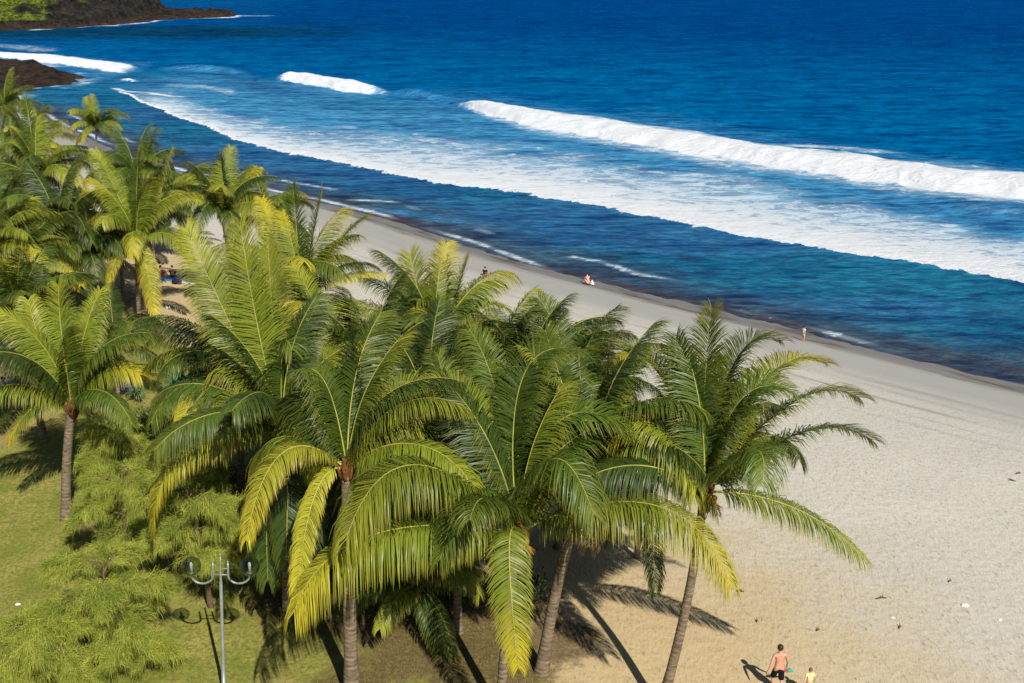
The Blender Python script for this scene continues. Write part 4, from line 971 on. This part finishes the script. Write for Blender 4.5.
# striped beach toy bag between them
_a = rad(6); _k = 1.80/1.75; pb = np.array([man.location.x+_k*(.335*math.cos(_a)-.19*math.sin(_a)), man.location.y+_k*(.335*math.sin(_a)+.19*math.cos(_a)), man.location.z+_k*.78])
bagr = thing('beach_bag', 'red and green beach bag held low between the man and child', 'bag', (pb[0], pb[1], pb[2]-.16))
mb = MB(); mb.tube([(-.2, 0, 0), (-.12, 0, .02), (0, 0, .03)], [.03, .05, .06], 10); mb.build('bag_body', RED, bagr); MB().tube([(0, 0, .03), (.12, 0, .02), (.22, 0, 0)], [.06, .05, .03], 10).build('bag_end', TEAL, bagr)
MB().tube(bez(np.array([-.15, 0, .08]), np.array([0, 0, .2]), np.array([.15, 0, .08]), 8), .008, 5).build('bag_handle', BLACK, bagr)
person('child in a white top standing at the edge of the water', 803, 341, 'stand', 1.12, rad(-60), WHT, cloth('cloth_beige', s2l(190, 170, 140)), HAIRK, SKIN, False)
person('person in dark top sitting alone on the pale beach near the water', 485, 276, 'sit', 1.5, rad(-10), NAVY, RED, HAIRK, SKIN2)
person('bather in light clothes crouching at the edge of the water', 588, 285, 'crouch', 1.5, rad(20), None, PINK, HAIR, SKIN2)
person('small child crouching beside the bather at the waterline', 593, 286, 'crouch', .95, rad(70), WHT, WHT, HAIR, SKIN2)
person('bare backed sunbather sitting at the left end of a blue towel', 161, 277, 'sit', 1.7, rad(-20), None, RED, HAIRK, SKIN)
person('tanned sunbather sitting on the right of the blue towel', 173, 277, 'sit', 1.7, rad(10), None, BLACK, HAIRK, SKIN)
person('bather in a pink top seated on sand seen through the palms', 355, 341, 'sit', 1.6, rad(0), PINK, NAVY, HAIR, SKIN2)
person('picnicker in a white top sitting at the far left on the lawn', 4, 392, 'sit', 1.6, rad(-80), WHT, BLUE, HAIRK, SKIN)
person('picnicker in a teal top sitting on the lawn, near the left picture edge', 12, 390, 'sit', 1.5, rad(70), TEAL, WHT, HAIR, SKIN2)
person('picnicker in a red top half hidden by the lone palm', 32, 389, 'sit', 1.5, rad(-60), RED, WHT, HAIRK, SKIN)
person('picnicker in white lying low on the lawn between palm fronds', 118, 386, 'sit', 1.3, rad(40), WHT, NAVY, HAIRK, SKIN)
person('picnicker in a pink top next to the one in white', 126, 385, 'sit', 1.4, rad(-40), PINK, BLUE, HAIR, SKIN2)
def towel(px, py, w_, l_, rz, m, label, seed=0):
    P = gpx(px, py); r = np.random.default_rng(seed); n = 9; xs_ = np.linspace(-w_/2, w_/2, n); ys_ = np.linspace(-l_/2, l_/2, n); V = []
    c, s_ = math.cos(rz), math.sin(rz)
    for b_ in ys_:
        for a in xs_: X_ = a*c-b_*s_; Y_ = a*s_+b_*c; V.append((X_, Y_, gz(P[0]+X_, P[1]+Y_)-P[2]+.04+r.uniform(0, .03)))
    o = link('beach_towel', mesh_np('beach_towel', V, grid_faces(n, n), None, m, True), None, tuple(P)); o.modifiers.new('thick', 'SOLIDIFY').thickness = .015
    tag(o, label, 'towel', 'towels laid out on the sand and lawn'); return o
towel(168, 279, 1.6, 1.2, .3, BLUE, 'pale blue towel between the two seated sunbathers'); towel(181, 281, 1.2, 1.0, -.3, WHT, 'white towel behind the blue one on the sand', 1)
towel(195, 283, 1.4, 1.0, .2, WHT, 'white towel furthest right of the sunbathers', 2); towel(204, 287, 1.3, .9, .5, BLUE, 'blue towel nearest the long palm fronds', 3)
towel(8, 394, 1.5, 1.1, .1, BLUE, 'blue picnic cloth on the lawn at the left edge', 4); towel(122, 388, 1.5, 1.1, .1, cloth('cloth_lilac', s2l(150, 140, 200)), 'lilac picnic cloth on the lawn between palm fronds', 5)
def bag(px, py, label, m, s_=.35):
    P = gpx(px, py); root = thing('bag', label, 'bag', tuple(P)); MB().blob((0, 0, s_*.5), (s_, s_*.6, s_*.55), 12, 8, .08, 3).build('bag_body', m, root)
    MB().tube(bez(np.array([-s_*.6, 0, s_*.9]), np.array([0, 0, s_*2.2]), np.array([s_*.6, 0, s_*.9]), 10), .03, 6).build('handle', m, root)
bag(152, 262, 'black bag lying on the sand left of the sunbathers', BLACK, .45); bag(157, 264, 'smaller black bag touching the larger one on the sand', BLACK, .3)
bag(177, 284, 'dark bag on the sand in front of the sunbathers', NAVY, .4)

# litter, driftwood
MLIT = simple('white_plastic', (.8, .8, .8), .4, .4, 0, .05); MDW = simple('driftwood', s2l(96, 78, 60), .9, .1, 0, .3)
for i, (px, py, s_, lab) in enumerate([(965, 606, .15, 'white scrap of litter on a dark patch of sand at right'), (98, 513, .2, 'white plastic bag lying on the grass beside the casuarina'), (18, 605, .1, 'tiny white scrap on the lawn at the left edge'),
      (893, 618, .07, 'small white speck of litter right of the driftwood'), (1000, 620, .07, 'tiny white speck near the right edge of the sand'), (150, 296, .15, 'white scrap on sand beside the straight palm trunk'), (168, 308, .16, 'white scrap in the shade on the sand')]):
    P = gpx(px, py); o = MB().blob((0, 0, s_*.25), (s_, s_*.7, s_*.35), 10, 7, .25, i).build('litter', MLIT, None, False); o.location = tuple(P); tag(o, lab, 'litter', 'scraps of litter')
for i, (px, py, L, a, lab) in enumerate([(881, 599, .45, .1, 'short dark piece of driftwood on the open sand'), (900, 628, .2, .9, 'small piece of driftwood closer to the bottom edge'), (1018, 474, .4, .3, 'piece of driftwood near the right edge of the beach'),
      (1012, 481, .35, 2.8, 'thin driftwood stick just below the other one at right'), (818, 631, .15, .4, 'tiny driftwood chip above the child'), (757, 622, .12, 1.2, 'tiny driftwood chip above the man'), (740, 592, .3, -.2, 'thin pale stick on the sand right of the leaning trunk'), (950, 582, .16, .5, 'little driftwood chip high on the sand')]):
    P = gpx(px, py); d = np.array([math.cos(a), math.sin(a), 0])*L/2
    mb = MB().tube([-d+[0, 0, .02], d*.2+[0, .03, .06], d+[0, 0, .03]], [.02, .035, .015], 6); mb.tube([d*.2+[0, .03, .05], d*.5+[0, .14, .1]], [.018, .008], 5)
    o = mb.build('driftwood', MDW); o.location = tuple(P); tag(o, lab, 'driftwood', 'bits of driftwood')
print('palms etc built', len(bpy.data.objects))
